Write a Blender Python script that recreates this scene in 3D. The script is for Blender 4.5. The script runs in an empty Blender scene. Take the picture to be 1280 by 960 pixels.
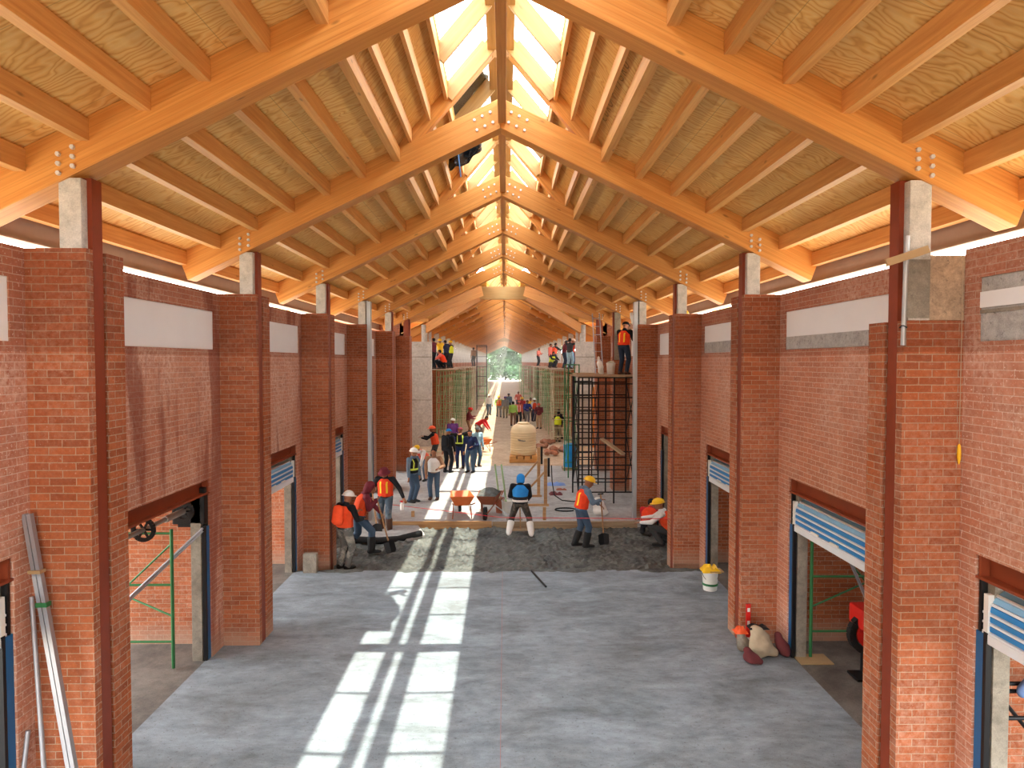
import bpy, bmesh, math, random
from mathutils import Vector, Matrix, Euler, noise as mnoise
random.seed(7)
SC = bpy.context.scene
COL = SC.collection
R = math.radians
ORD = ['first','second','third','fourth','fifth','sixth','seventh','eighth','ninth','tenth','eleventh','twelfth','thirteenth','fourteenth','fifteenth','sixteenth','seventeenth','eighteenth','nineteenth','twentieth']
ORD+=['twenty-'+w for w in ORD[:9]]+['thirtieth']

# ------------------------------------------------------------------ helpers
def lin(c):
    f = lambda v: v/12.92 if v <= .04045 else ((v+.055)/1.055)**2.4
    return tuple(f(v/255) for v in c) + (1.0,)

def tag(o, label=None, cat=None, group=None, kind=None):
    if label: o['label'] = label
    if cat: o['category'] = cat
    if group: o['group'] = group
    if kind: o['kind'] = kind
    return o

def empty(name, loc=(0,0,0), rz=0.0):
    o = bpy.data.objects.new(name, None)
    o.location = loc; o.rotation_euler = (0,0,rz)
    o.empty_display_size = .1
    COL.objects.link(o)
    return o

def copy_tree(o, parent=None):
    c = o.copy(); COL.objects.link(c)
    if parent is not None:
        inv = o.matrix_parent_inverse.copy(); c.parent = parent; c.matrix_parent_inverse = inv
    for ch in list(o.children):
        copy_tree(ch, c)
    return c

class MB:
    """collects simple solids and links them as one mesh object"""
    def __init__(s): s.v=[]; s.f=[]; s.m=[]
    def add(s, vs, fs, mi=0):
        b=len(s.v); s.v.extend([tuple(v) for v in vs])
        for f in fs:
            s.f.append([b+i for i in f]); s.m.append(mi)
    def box(s, x0,x1,y0,y1,z0,z1, mi=0):
        if x0>x1: x0,x1=x1,x0
        if y0>y1: y0,y1=y1,y0
        if z0>z1: z0,z1=z1,z0
        s.add([(x0,y0,z0),(x1,y0,z0),(x1,y1,z0),(x0,y1,z0),(x0,y0,z1),(x1,y0,z1),(x1,y1,z1),(x0,y1,z1)],
              [(3,2,1,0),(4,5,6,7),(0,1,5,4),(1,2,6,5),(2,3,7,6),(3,0,4,7)], mi); return s
    def frame(s, p, q, up=(0,0,1)):
        p=Vector(p); q=Vector(q); d=(q-p).normalized(); u=Vector(up)
        if abs(d.dot(u))>.98: u=Vector((1,0,0)) if abs(d.x)<.9 else Vector((0,1,0))
        a=d.cross(u).normalized(); b=a.cross(d).normalized()
        return p,q,a,b
    def bar(s, p, q, w, h, up=(0,0,1), mi=0):
        p,q,a,b=s.frame(p,q,up); a=a*(w/2); b=b*(h/2)
        s.add([p-a-b,p+a-b,p+a+b,p-a+b,q-a-b,q+a-b,q+a+b,q-a+b],
              [(0,1,2,3),(7,6,5,4),(4,5,1,0),(5,6,2,1),(6,7,3,2),(7,4,0,3)], mi); return s
    def tube(s, p, q, r, n=8, r2=None, mi=0):
        p,q,a,b=s.frame(p,q); r2=r if r2 is None else r2
        vs=[p+(a*math.cos(2*math.pi*i/n)+b*math.sin(2*math.pi*i/n))*r for i in range(n)]
        vs+=[q+(a*math.cos(2*math.pi*i/n)+b*math.sin(2*math.pi*i/n))*r2 for i in range(n)]
        fs=[((i+1)%n,i,n+i,n+(i+1)%n) for i in range(n)]
        fs+=[tuple(range(n)), tuple(reversed(range(n,2*n)))]
        s.add(vs,fs,mi); return s
    def path(s, pts, r, n=6, mi=0):
        pts=[Vector(p) for p in pts]
        rings=[]; ref=None
        for i,p in enumerate(pts):
            d=(pts[min(i+1,len(pts)-1)]-pts[max(i-1,0)]).normalized()
            if ref is None: ref=Vector((0,0,1)) if abs(d.z)<.9 else Vector((1,0,0))
            a=d.cross(ref)
            if a.length<1e-4: a=d.orthogonal()
            a.normalize(); b=a.cross(d).normalized(); ref=b
            rings.append([p+(a*math.cos(2*math.pi*k/n)+b*math.sin(2*math.pi*k/n))*r for k in range(n)])
        vs=[v for g in rings for v in g]; fs=[]
        for i in range(len(pts)-1):
            for k in range(n):
                fs.append((i*n+(k+1)%n,i*n+k,(i+1)*n+k,(i+1)*n+(k+1)%n))
        fs+=[tuple(range(n)), tuple(reversed(range((len(pts)-1)*n,len(pts)*n)))]
        s.add(vs,fs,mi); return s
    def lathe(s, prof, c=(0,0,0), n=24, mi=0, sy=1.0):
        vs=[]; fs=[]
        for (r,z) in prof:
            for k in range(n):
                t=2*math.pi*k/n; vs.append((c[0]+r*math.cos(t),c[1]+r*math.sin(t)*sy,c[2]+z))
        for i in range(len(prof)-1):
            for k in range(n):
                fs.append((i*n+k,i*n+(k+1)%n,(i+1)*n+(k+1)%n,(i+1)*n+k))
        fs+=[tuple(reversed(range(n))), tuple(range((len(prof)-1)*n,len(prof)*n))]
        s.add(vs,fs,mi); return s
    def prism(s, poly, axis, a, b, mi=0):
        """poly: 2D outline; axis 'y': (x,z) extruded in y; axis 'x': (y,z); axis 'z': (x,y)"""
        n=len(poly)
        def P(u,v,t): return (u,t,v) if axis=='y' else ((t,u,v) if axis=='x' else (u,v,t))
        vs=[P(u,v,a) for u,v in poly]+[P(u,v,b) for u,v in poly]
        fs=[tuple(range(n)),tuple(reversed(range(n,2*n)))]+[((i+1)%n,i,n+i,n+(i+1)%n) for i in range(n)]
        s.add(vs,fs,mi); return s
    def build(s, name, mats, parent=None, smooth=False, bevel=0, loc=None, rot=None, fix=True):
        me=bpy.data.meshes.new(name); me.from_pydata(s.v,[],s.f)
        if not isinstance(mats,(list,tuple)): mats=[mats]
        for m in mats: me.materials.append(m)
        me.polygons.foreach_set('material_index', s.m)
        if fix or bevel:
            bm=bmesh.new(); bm.from_mesh(me)
            if bevel:
                bmesh.ops.bevel(bm, geom=bm.edges[:], offset=bevel, segments=2, affect='EDGES', profile=.7, clamp_overlap=True)
            bmesh.ops.recalc_face_normals(bm, faces=bm.faces[:]); bm.to_mesh(me); bm.free()
        if smooth:
            me.polygons.foreach_set('use_smooth',[True]*len(me.polygons))
            try: me.set_sharp_from_angle(angle=R(40))
            except Exception: pass
        o=bpy.data.objects.new(name, me); COL.objects.link(o)
        if parent is not None: o.parent=parent
        if loc: o.location=loc
        if rot: o.rotation_euler=rot
        return o

def sub(o, part):
    """hang o (placed in its thing's space) under a part of that thing"""
    o.parent=part
    o.matrix_parent_inverse=(Matrix.Translation(part.location)@part.rotation_euler.to_matrix().to_4x4()).inverted()
    return o

def struct(o, label=None):
    o['kind']='structure'
    if label: o['label']=label
    return o

# ------------------------------------------------------------------ materials
class NT:
    def __init__(s, name):
        s.mat=bpy.data.materials.new(name); s.mat.use_nodes=True
        s.t=s.mat.node_tree; s.t.nodes.clear()
        s.out=s.t.nodes.new('ShaderNodeOutputMaterial')
        s.bsdf=s.t.nodes.new('ShaderNodeBsdfPrincipled')
        s.t.links.new(s.bsdf.outputs[0], s.out.inputs[0])
    def n(s, typ, **kw):
        nd=s.t.nodes.new(typ)
        for k,v in kw.items():
            if k.startswith('i_'):
                nd.inputs[k[2:].replace('_',' ')].default_value=v
            else: setattr(nd,k,v)
        return nd
    def l(s, a, b): s.t.links.new(a,b)
    def coord(s, scale=(1,1,1), kind='Object', rnd=0.0):
        tc=s.n('ShaderNodeTexCoord'); src=tc.outputs[kind]
        if rnd:
            oi=s.n('ShaderNodeObjectInfo'); m=s.n('ShaderNodeMath',operation='MULTIPLY'); m.inputs[1].default_value=rnd
            s.l(oi.outputs['Random'],m.inputs[0]); ad=s.n('ShaderNodeVectorMath',operation='ADD')
            s.l(src,ad.inputs[0]); s.l(m.outputs[0],ad.inputs[1]); src=ad.outputs[0]
        mp=s.n('ShaderNodeMapping'); mp.inputs['Scale'].default_value=scale
        s.l(src,mp.inputs[0]); return mp.outputs[0]
    def noise(s, vec, scale, detail=4, rough=.55, dist=0.0):
        nd=s.n('ShaderNodeTexNoise'); nd.inputs['Scale'].default_value=scale; nd.inputs['Detail'].default_value=detail
        nd.inputs['Roughness'].default_value=rough; nd.inputs['Distortion'].default_value=dist
        s.l(vec,nd.inputs['Vector']); return nd.outputs['Fac']
    def ramp(s, fac, stops):
        r=s.n('ShaderNodeValToRGB'); e=r.color_ramp.elements
        while len(e)<len(stops): e.new(.5)
        for el,(p,c) in zip(e,stops): el.position=p; el.color=c
        s.l(fac,r.inputs[0]); return r.outputs[0]
    def mix(s, fac, a, b, mode='MIX'):
        m=s.n('ShaderNodeMix',data_type='RGBA',blend_type=mode)
        for sock,v in ((m.inputs[0],fac),(m.inputs[6],a),(m.inputs[7],b)):
            if hasattr(v,'is_linked'): s.l(v,sock)
            else: sock.default_value=v
        return m.outputs[2]
    def math(s, op, a, b=None):
        m=s.n('ShaderNodeMath',operation=op)
        for sock,v in ((m.inputs[0],a),(m.inputs[1],b)):
            if v is None: continue
            if hasattr(v,'is_linked'): s.l(v,sock)
            else: sock.default_value=v
        return m.outputs[0]
    def bump(s, h, strength=.3, dist=.01):
        b=s.n('ShaderNodeBump'); b.inputs['Strength'].default_value=strength; b.inputs['Distance'].default_value=dist
        s.l(h,b.inputs['Height']); s.l(b.outputs[0],s.bsdf.inputs['Normal'])
    def done(s, col=None, rough=.7, metal=0.0, spec=.4):
        if col is not None:
            if hasattr(col,'is_linked'): s.l(col,s.bsdf.inputs['Base Color'])
            else: s.bsdf.inputs['Base Color'].default_value=col
        if hasattr(rough,'is_linked'): s.l(rough,s.bsdf.inputs['Roughness'])
        else: s.bsdf.inputs['Roughness'].default_value=rough
        s.bsdf.inputs['Metallic'].default_value=metal
        s.bsdf.inputs['Specular IOR Level'].default_value=spec
        return s.mat

def K(v): return (v,v,v,1)

def plain(name, rgb, rough=.7, metal=0.0, var=.12, scale=9.0, spec=.35):
    t=NT(name); c=t.coord(rnd=7.0); nz=t.noise(c,scale,4)
    col=t.mix(nz, tuple(x*(1-var) for x in lin(rgb)[:3])+(1,), tuple(min(1,x*(1+var)) for x in lin(rgb)[:3])+(1,))
    return t.done(col,rough,metal,spec)

def wood(name, dark, light, knots=True, rough=.55, stretch=(.7,16,16), seams=False):
    t=NT(name); c=t.coord(stretch,rnd=23.0)
    g=t.noise(c,1.6,5,.6,.6)
    col=t.ramp(g,[(.30,lin(dark)),(.52,tuple((a+b)/2 for a,b in zip(lin(dark),lin(light)))),(.70,lin(light))])
    big=t.noise(t.coord((.5,2,2),rnd=11.0),1.2,2)
    col=t.mix(t.math('MULTIPLY',big,.35),col,lin(light))
    oi=t.n('ShaderNodeObjectInfo')
    hv=t.n('ShaderNodeHueSaturation'); v=t.math('ADD',t.math('MULTIPLY',oi.outputs['Random'],.28),.84)
    t.l(v,hv.inputs['Value']); t.l(col,hv.inputs['Color']); col=hv.outputs[0]
    if knots:
        vo=t.n('ShaderNodeTexVoronoi'); vo.inputs['Scale'].default_value=1.0
        t.l(t.coord((1.6,5,5),rnd=31.0),vo.inputs['Vector'])
        k=t.ramp(vo.outputs['Distance'],[(.04,K(1)),(.10,K(0))])
        col=t.mix(t.math('MULTIPLY',k,.5),col,lin(tuple(int(x*.45) for x in dark)))
    if seams:
        w=t.n('ShaderNodeTexWave',wave_type='BANDS',bands_direction='Z'); w.inputs['Scale'].default_value=4.2; w.inputs['Distortion'].default_value=.15
        t.l(t.coord((.05,1,1)),w.inputs['Vector'])
        sm=t.ramp(w.outputs['Fac'],[(.0,K(1)),(.035,K(0))])
        col=t.mix(t.math('MULTIPLY',sm,.2),col,lin(tuple(int(x*.55) for x in dark)))
    t.bump(g,.12,.004)
    return t.done(col,rough,0,.35)

def plywood(name):
    t=NT(name)
    c=t.coord((.8,4.6,.8))
    warp=t.noise(t.coord((.9,1.6,.9)),1.3,3,.5)
    cv=t.n('ShaderNodeVectorMath',operation='ADD'); sc=t.n('ShaderNodeVectorMath',operation='SCALE'); sc.inputs['Scale'].default_value=4.5
    t.l(warp,sc.inputs[0]); t.l(c,cv.inputs[0]); t.l(sc.outputs[0],cv.inputs[1])
    w=t.n('ShaderNodeTexWave',wave_type='BANDS',bands_direction='Y'); w.inputs['Scale'].default_value=.85; w.inputs['Distortion'].default_value=5.5
    w.inputs['Detail'].default_value=2; w.inputs['Detail Scale'].default_value=.7
    t.l(cv.outputs[0],w.inputs['Vector'])
    fine=t.noise(t.coord((2.5,38,2.5)),1.0,3)
    col=t.ramp(w.outputs['Fac'],[(.0,lin((222,164,86))),(.16,lin((238,188,104))),(.6,lin((247,202,118))),(1,lin((249,213,136)))])
    col=t.mix(t.math('MULTIPLY',fine,.55),col,lin((200,148,80)))
    patch=t.noise(t.coord((.8,.8,.8)),1.1,2)
    col=t.mix(t.ramp(patch,[(.5,K(0)),(.75,K(.3))]),col,lin((200,158,98)))
    # sheet joints every 1.22 m along the roof, 2.44 across
    br=t.n('ShaderNodeTexBrick'); br.inputs['Scale'].default_value=1; br.inputs['Mortar Size'].default_value=.004
    br.inputs['Brick Width'].default_value=2.44; br.inputs['Row Height'].default_value=1.22; br.offset=.0
    t.l(t.coord(),br.inputs['Vector']); 
    col=t.mix(t.math('MULTIPLY',br.outputs['Fac'],.45),col,lin((150,108,60)))
    return t.done(col,.6,0,.3)

def brick(name, c1, c2, mortar, efflo=.5, wet=.0, dusty=True, haze=0, bw=.245, rh=.071):
    t=NT(name)
    geo=t.n('ShaderNodeNewGeometry'); tc=t.n('ShaderNodeTexCoord')
    sp=t.n('ShaderNodeSeparateXYZ'); t.l(tc.outputs['Object'],sp.inputs[0])
    sn=t.n('ShaderNodeSeparateXYZ'); t.l(geo.outputs['True Normal'],sn.inputs[0])
    side=t.math('GREATER_THAN',t.math('ABSOLUTE',sn.outputs[0]),.6)
    u=t.math('ADD',t.math('MULTIPLY',sp.outputs[1],side),t.math('MULTIPLY',sp.outputs[0],t.math('SUBTRACT',1.0,side)))
    oi=t.n('ShaderNodeObjectInfo'); rr=t.math('MULTIPLY',oi.outputs['Random'],3.7)
    cv=t.n('ShaderNodeCombineXYZ'); t.l(t.math('ADD',u,rr),cv.inputs[0]); t.l(sp.outputs[2],cv.inputs[1])
    wob=t.noise(tc.outputs['Object'],3.0,2)
    br=t.n('ShaderNodeTexBrick'); br.inputs['Scale'].default_value=1; br.inputs['Brick Width'].default_value=bw; br.inputs['Row Height'].default_value=rh
    br.inputs['Mortar Size'].default_value=.0045; br.inputs['Mortar Smooth'].default_value=.25; br.inputs['Bias'].default_value=-.15
    br.inputs['Color1'].default_value=lin(c1); br.inputs['Color2'].default_value=lin(c2); br.inputs['Mortar'].default_value=lin(mortar)
    wv=t.n('ShaderNodeVectorMath',operation='MULTIPLY_ADD'); 
    cw=t.n('ShaderNodeCombineXYZ'); t.l(wob,cw.inputs[0]); t.l(wob,cw.inputs[1])
    t.l(cw.outputs[0],wv.inputs[0]); wv.inputs[1].default_value=(.012,.010,0); t.l(cv.outputs[0],wv.inputs[2])
    t.l(wv.outputs[0],br.inputs['Vector'])
    col=br.outputs['Color']
    # tone differences inside bricks
    nz=t.noise(tc.outputs['Object'],26,4,.7)
    col=t.mix(.55,col,t.ramp(nz,[(.3,K(.62)),(.7,K(1.2))]),'MULTIPLY')
    # burnt bricks here and there
    vb=t.n('ShaderNodeTexBrick'); 
    for k,v in (('Scale',1),('Brick Width',bw),('Row Height',rh),('Mortar Size',.0),('Bias',-.55)): vb.inputs[k].default_value=v
    vb.inputs['Color1'].default_value=K(0); vb.inputs['Color2'].default_value=K(1); vb.inputs['Mortar'].default_value=K(0)
    t.l(wv.outputs[0],vb.inputs['Vector'])
    bf=t.math('MULTIPLY',vb.outputs['Color'],t.math('SUBTRACT',1.0,br.outputs['Fac']))
    col=t.mix(t.math('MULTIPLY',t.ramp(bf,[(.55,K(0)),(.85,K(1))]),.38),col,lin((92,42,24)))
    if haze:
        hzn=t.noise(t.coord((.7,.7,.5)),1.1,5,.65)
        col=t.mix(t.math('MULTIPLY',t.ramp(hzn,[(.30,K(.35)),(.65,K(1))]),haze),col,lin((216,166,140)))
    # lime bloom
    e1=t.noise(t.coord((.55,.55,.35)),1.5,5,.65); e2=t.noise(tc.outputs['Object'],17,4,.7)
    ef=t.math('MULTIPLY',t.ramp(e1,[(.42,K(0)),(.66,K(1))]),t.ramp(e2,[(.38,K(0)),(.62,K(1))]))
    col=t.mix(t.math('MULTIPLY',ef,efflo),col,lin((222,190,170)))
    spk=t.noise(tc.outputs['Object'],44,3,.6)
    col=t.mix(t.math('MULTIPLY',t.ramp(spk,[(.62,K(0)),(.70,K(1))]),efflo),col,lin((232,212,198)))
    if wet:
        w1=t.noise(t.coord((1.0,1.0,.16)),1.3,4,.6)
        col=t.mix(t.math('MULTIPLY',t.ramp(w1,[(.52,K(0)),(.58,K(1))]),wet),col,lin((128,58,38)))
    if dusty:
        z=t.math('ADD',sp.outputs[2],t.math('MULTIPLY',wob,.35))
        col=t.mix(t.math('MULTIPLY',t.ramp(z,[(.22,K(1)),(.52,K(0))]),.6),col,lin((176,150,130)))
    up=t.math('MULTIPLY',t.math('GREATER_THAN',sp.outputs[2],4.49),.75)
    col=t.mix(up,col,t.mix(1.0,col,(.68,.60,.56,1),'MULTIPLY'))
    hb=t.math('ADD',t.math('MULTIPLY',t.math('SUBTRACT',1.0,br.outputs['Fac']),1.0),t.math('MULTIPLY',nz,.35))
    t.bump(hb,.6,.008)
    return t.done(col,.85,0,.2)

def concrete(name, base, dark, speck=(70,68,66), scale=1.0, streak=(1,1,1), rough=.75, stain=.5, specks=.6, tint=None, bump=.15):
    t=NT(name); c=t.coord(streak)
    n1=t.noise(c,.9*scale,9,.7,.5); n2=t.noise(c,5*scale,6,.7); n3=t.noise(t.coord(),24,4,.65)
    col=t.ramp(n1,[(.32,lin(dark)),(.62,lin(base))])
    col=t.mix(.7,col,t.ramp(n2,[(.25,K(.55)),(.5,K(.98)),(.75,K(1.35))]),'MULTIPLY')
    if tint:
        n4=t.noise(t.coord(),.28,3); col=t.mix(t.ramp(n4,[(.4,K(0)),(.7,K(.3))]),col,lin(tint))
    col=t.mix(t.math('MULTIPLY',t.ramp(n3,[(.60,K(0)),(.68,K(1))]),specks),col,lin(speck))
    n5=t.noise(t.coord(),90,2,.5)
    col=t.mix(.35,col,t.ramp(n5,[(.35,K(.7)),(.65,K(1.25))]),'MULTIPLY')
    t.bump(n2,bump,.01)
    return t.done(col,rough,0,.35)

M={}
M['glulam']=wood('laminated_timber',(180,110,44),(212,150,76),True,.5,(.5,20,20),True)
M['purlin']=wood('purlin_timber',(192,130,66),(224,170,100))
M['purlin_up']=wood('upper_purlin_timber',(200,140,78),(228,172,104))
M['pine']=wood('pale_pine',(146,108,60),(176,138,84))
M['plank']=wood('grey_plank',(132,106,78),(176,150,118))
M['formwood']=wood('form_timber',(140,98,60),(190,146,98))
M['orangeply']=wood('orange_formwork_timber',(200,112,40),(226,142,62),False)
M['ply']=plywood('roof_plywood')
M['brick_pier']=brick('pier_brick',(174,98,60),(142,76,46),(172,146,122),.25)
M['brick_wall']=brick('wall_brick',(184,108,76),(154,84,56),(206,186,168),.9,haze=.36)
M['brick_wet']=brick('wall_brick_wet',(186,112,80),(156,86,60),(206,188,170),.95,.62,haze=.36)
M['floor']=concrete('slab_concrete',(148,160,168),(104,111,114),streak=(.7,1.35,1),tint=(124,120,116),scale=1.2)
M['slab']=concrete('far_slab_concrete',(176,174,170),(150,147,142),specks=.3)
M['tanfloor']=concrete('dusty_floor',(196,172,142),(172,146,116),specks=.3)
M['fresh']=concrete('fresh_concrete',(104,106,100),(46,48,47),scale=1.5,specks=.8,bump=1.0,rough=.6,speck=(40,40,40))
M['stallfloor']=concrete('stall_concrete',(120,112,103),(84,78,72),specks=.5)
M['conc']=concrete('cast_concrete',(196,190,180),(172,166,154),specks=.2,scale=2)
M['rough_conc']=concrete('rough_concrete',(186,160,132),(140,120,100),specks=.5,scale=4,bump=.5)
M['conc_dark']=concrete('formed_concrete_dark',(150,142,128),(112,104,92),specks=.3,scale=2)
M['panel']=plain('white_panel_board',(226,226,224),.6,0,.04,3)
M['panelgrey']=concrete('grey_panel_render',(176,174,168),(150,148,142),specks=.6,scale=3)
M['oxide']=plain('red_oxide_steel',(126,50,22),.5,0,.18,6)
M['oxide2']=plain('lintel_oxide_steel',(136,62,34),.5,0,.16,5)
M['galv']=plain('galvanised_steel',(172,174,174),.42,.55,.08,8)
M['alu']=plain('aluminium',(158,158,162),.5,.6,.12,8)
M['bolt']=plain('bolt_zinc',(214,212,208),.4,.35,.05)
M['blue']=plain('blue_paint',(48,132,196),.45,0,.1,6)
M['bluerail']=plain('blue_guide_paint',(28,92,140),.45,0,.18,6)
M['bluelt']=plain('light_blue_slat',(132,182,214),.45,0,.12,7)
M['whiteslat']=plain('white_slat_trim',(222,226,230),.5,0,.06,6)
M['black']=plain('black_steel',(22,22,24),.5,.2,.2)
M['green']=plain('green_scaffold_paint',(48,112,64),.5,.1,.22,14)
M['palegreen']=plain('pale_green_scaffold_paint',(150,178,130),.5,.1,.15,14)
M['cream']=plain('cream_scaffold_paint',(206,206,170),.5,.1,.12,14)
M['tank']=plain('beige_plastic_tank',(228,204,158),.45,0,.05,4)
M['plasticblue']=plain('blue_plastic',(24,140,212),.4)
M['plasticwhite']=plain('white_plastic',(226,224,216),.45,0,.08,8)
M['orange']=plain('orange_paint',(220,118,62),.5,0,.15,10)
M['rust']=plain('rusty_paint',(150,84,58),.7,0,.25,12)
M['rubber']=plain('black_rubber',(26,25,25),.75,0,.2)
M['tarp']=plain('black_plastic_sheet',(20,21,25),.25,0,.25,10,.6)
M['rope']=plain('blue_rope',(96,142,196),.8)
M['chalk']=plain('chalk_red',(168,122,120),.9)
M['redline']=plain('red_string',(204,44,56),.7)
M['fascia']=plain('eave_steel',(150,130,112),.6,.1,.15,5)
M['sack']=plain('tan_sackcloth',(176,158,132),.9,0,.2,14)
M['maroonbag']=plain('maroon_cloth',(104,48,50),.85,0,.2,14)
M['redpaint']=plain('red_paint',(206,38,30),.4,0,.12,6)
M['yellow']=plain('yellow_plastic',(240,190,30),.4,0,.06,5)
M['coral']=plain('coral_plastic',(232,92,44),.5,0,.08,5)
M['denim_cloth']=plain('blue_work_cloth',(120,150,204),.9)
M['leafA']=plain('tree_leaves',(56,86,38),.7,0,.4,.8)
M['bark']=plain('tree_bark',(96,78,60),.9)
M['card']=plain('wood_plate',(170,140,100),.8)
M['ground']=concrete('outside_ground',(206,190,166),(178,160,136),specks=.2)
M['darkdoor']=plain('dark_door_sheet',(52,38,34),.7,0,.2,6)

def glassmat():
    t=NT('skylight_glazing'); t.t.nodes.remove(t.bsdf)
    tr=t.n('ShaderNodeBsdfTransparent'); tr.inputs[0].default_value=(.95,.97,.98,1)
    gl=t.n('ShaderNodeBsdfGlossy'); gl.inputs['Roughness'].default_value=.06
    mx=t.n('ShaderNodeMixShader'); mx.inputs[0].default_value=.05; t.l(tr.outputs[0],mx.inputs[1]); t.l(gl.outputs[0],mx.inputs[2])
    t.l(mx.outputs[0],t.out.inputs[0]); return t.mat
M['glass']=glassmat()
SKY, SUN, EXPOSURE = 13.0, 12.5, 0.07
# ------------------------------------------------------------------ dimensions (metres)
WC, WW = 3.74, 4.30          # aisle corner of the piers, face of the brick walls
Y0, S = 2.05, 4.20           # bay module along the hall
YB = Y0-S*3                  # rear end of the unseen roof and walls, carried back to cut light from behind
PY = [Y0+S*i for i in range(7)]          # piers / trusses of the first hall (index 1..6 are in view)
SL = .483
APEX = 7.94
zply = lambda x: 8.40-SL*abs(x)
zup  = lambda x: 8.61+1.18*(.80-abs(x))
YC, HALF = 31.35, 4.10       # crossing
NF = 29
FY = [35.45+S*i for i in range(NF)]      # trusses of the hall beyond the crossing
SIDE = {-1:'left', 1:'right'}

# ------------------------------------------------------------------ ground, floors
m=MB(); m.box(-160,160,-60,220,-.9,-.40); struct(m.build('ground',M['ground']))
m=MB(); m.box(-WW-.05,WW+.05,-11,14.22,-.38,0); struct(m.build('floor',M['floor']))
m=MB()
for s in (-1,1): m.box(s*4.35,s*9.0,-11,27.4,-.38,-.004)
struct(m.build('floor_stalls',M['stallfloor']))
m=MB(); m.box(-WW-.05,WW+.05,18.6,28.6,-.38,0); struct(m.build('floor_slab',M['slab']))
m=MB(); m.box(-4.6,4.6,28.6,160,-.38,-.01); m.box(4.6,12,28.6,36,-.38,-.012); m.box(-12,-4.6,28.6,36,-.38,-.012)
struct(m.build('floor_dusty',M['tanfloor']))

# freshly placed concrete between the two slabs
def fresh_h(x,y):
    h=-.18+.06*mnoise.noise(Vector((x*.7,y*.7,3)))+.06*mnoise.noise(Vector((x*2.0,y*2.0,1)))+.055*abs(mnoise.noise(Vector((x*6,y*6,5))))+.05*mnoise.noise(Vector((x*11,y*11,8)))
    d=math.hypot((x+2.2)/1.3,(y-16.9)/.9); h+=.10*max(0,1-d)
    d=math.hypot((x-1.6)/2.2,(y-15.4)/.8); h+=.05*max(0,1-d)
    if y<14.22: return .035*(mnoise.noise(Vector((x*2.3,y*3,2)))+.5*mnoise.noise(Vector((x*8,y*8,4)))+(y-14.12)*6)
    if y<14.6: h=min(h,-.06)
    return h
nx,ny=260,150; vs=[];fs=[]
for j in range(ny+1):
    for i in range(nx+1):
        x=-4.32+8.64*i/nx; y=13.85+4.77*j/ny
        vs.append((x,y,fresh_h(x,y)))
for j in range(ny):
    for i in range(nx):
        a=j*(nx+1)+i; fs.append((a,a+1,a+nx+2,a+nx+1))
m=MB(); m.add(vs,fs); o=m.build('fresh_concrete',M['fresh'],smooth=True,fix=False)
tag(o,'dark wet concrete freshly spread between the two slabs','concrete',kind='stuff')

# ------------------------------------------------------------------ walls
def wall_bay(m, s, ya, yb, zt=5.43, opening=True, panel=True, zo=2.67, jamb=.40):
    a,b=s*WW,s*(WW+.22)
    y0,y1=ya+.40,yb-jamb
    pz0,pz1=4.58,5.15
    if opening:
        m.box(a,b,ya,y0,-.3,zo); m.box(a,b,y1,yb,-.3,zo)
    else: m.box(a,b,ya,yb,-.3,zo)
    if panel:
        m.box(a,b,ya,yb,zo,pz0)
        m.box(a,b,ya,ya+.1,pz0,pz1); m.box(a,b,yb-.2,yb,pz0,pz1); m.box(a,b,ya,yb,pz1,zt)
    else: m.box(a,b,ya,yb,zo,zt)
for s in (-1,1):
    for i in range(6):
        m=MB(); wall_bay(m,s,PY[i]+.6,PY[i+1],jamb=.22 if i==0 else .40)
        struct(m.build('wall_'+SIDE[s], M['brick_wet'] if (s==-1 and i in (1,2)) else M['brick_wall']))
    m=MB(); wall_bay(m,s,YB,Y0+.6,opening=False,panel=False); struct(m.build('wall_'+SIDE[s],M['brick_wall']))
    # stalls behind the openings
    for i in range(1,7):
        m=MB(); m.box(s*(WW+.22),s*8.6,PY[i]+.08,PY[i]+.28,-.3,3.3); struct(m.build('wall_stall',M['brick_pier']))
    m=MB(); m.box(s*(WW+.22),s*(7.8 if s<0 else 8.7),1.5,27.4,3.3,3.45); struct(m.build('ceiling_stalls_unseen',M['conc']))  # unseen roof, depth set per side to meter daylight in the stalls
    if s>0: m=MB(); m.box(8.6,8.8,1.5,27.4,-.3,2.7); struct(m.build('wall_back_added',M['brick_pier']))  # unseen wall added to keep low sky light out of the right stalls
    # hall beyond the crossing
    m=MB()
    for k in range(NF-1): wall_bay(m,s,FY[k]+.5,FY[k+1],zt=4.30,panel=False,opening=(k%2==0))
    struct(m.build('wall_'+SIDE[s],M['brick_wall']))
    m=MB(); m.box(s*5.3,s*5.5,35.75,156,-.3,5.2); struct(m.build('wall_outer_'+SIDE[s],M['brick_pier']))
    m=MB(); m.box(s*9.0,s*9.2,27.4,35.75,-.3,6.2); struct(m.build('wall_crossing',M['brick_pier']))
    m=MB(); m.box(s*5.0,s*9.0,35.5,35.75,-.3,6.5); struct(m.build('wall_crossing',M['brick_pier']))
    m=MB(); m.box(s*4.5,s*9.0,27.42,27.62,-.3,6.3); struct(m.build('wall_crossing',M['brick_pier']))

m=MB(); m.box(-5.2,5.2,YB-.25,YB,4.4,9.7); struct(m.build('wall_rear_added',M['brick_wall']))  # unseen upper wall added to block high sky light from behind the camera
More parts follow.
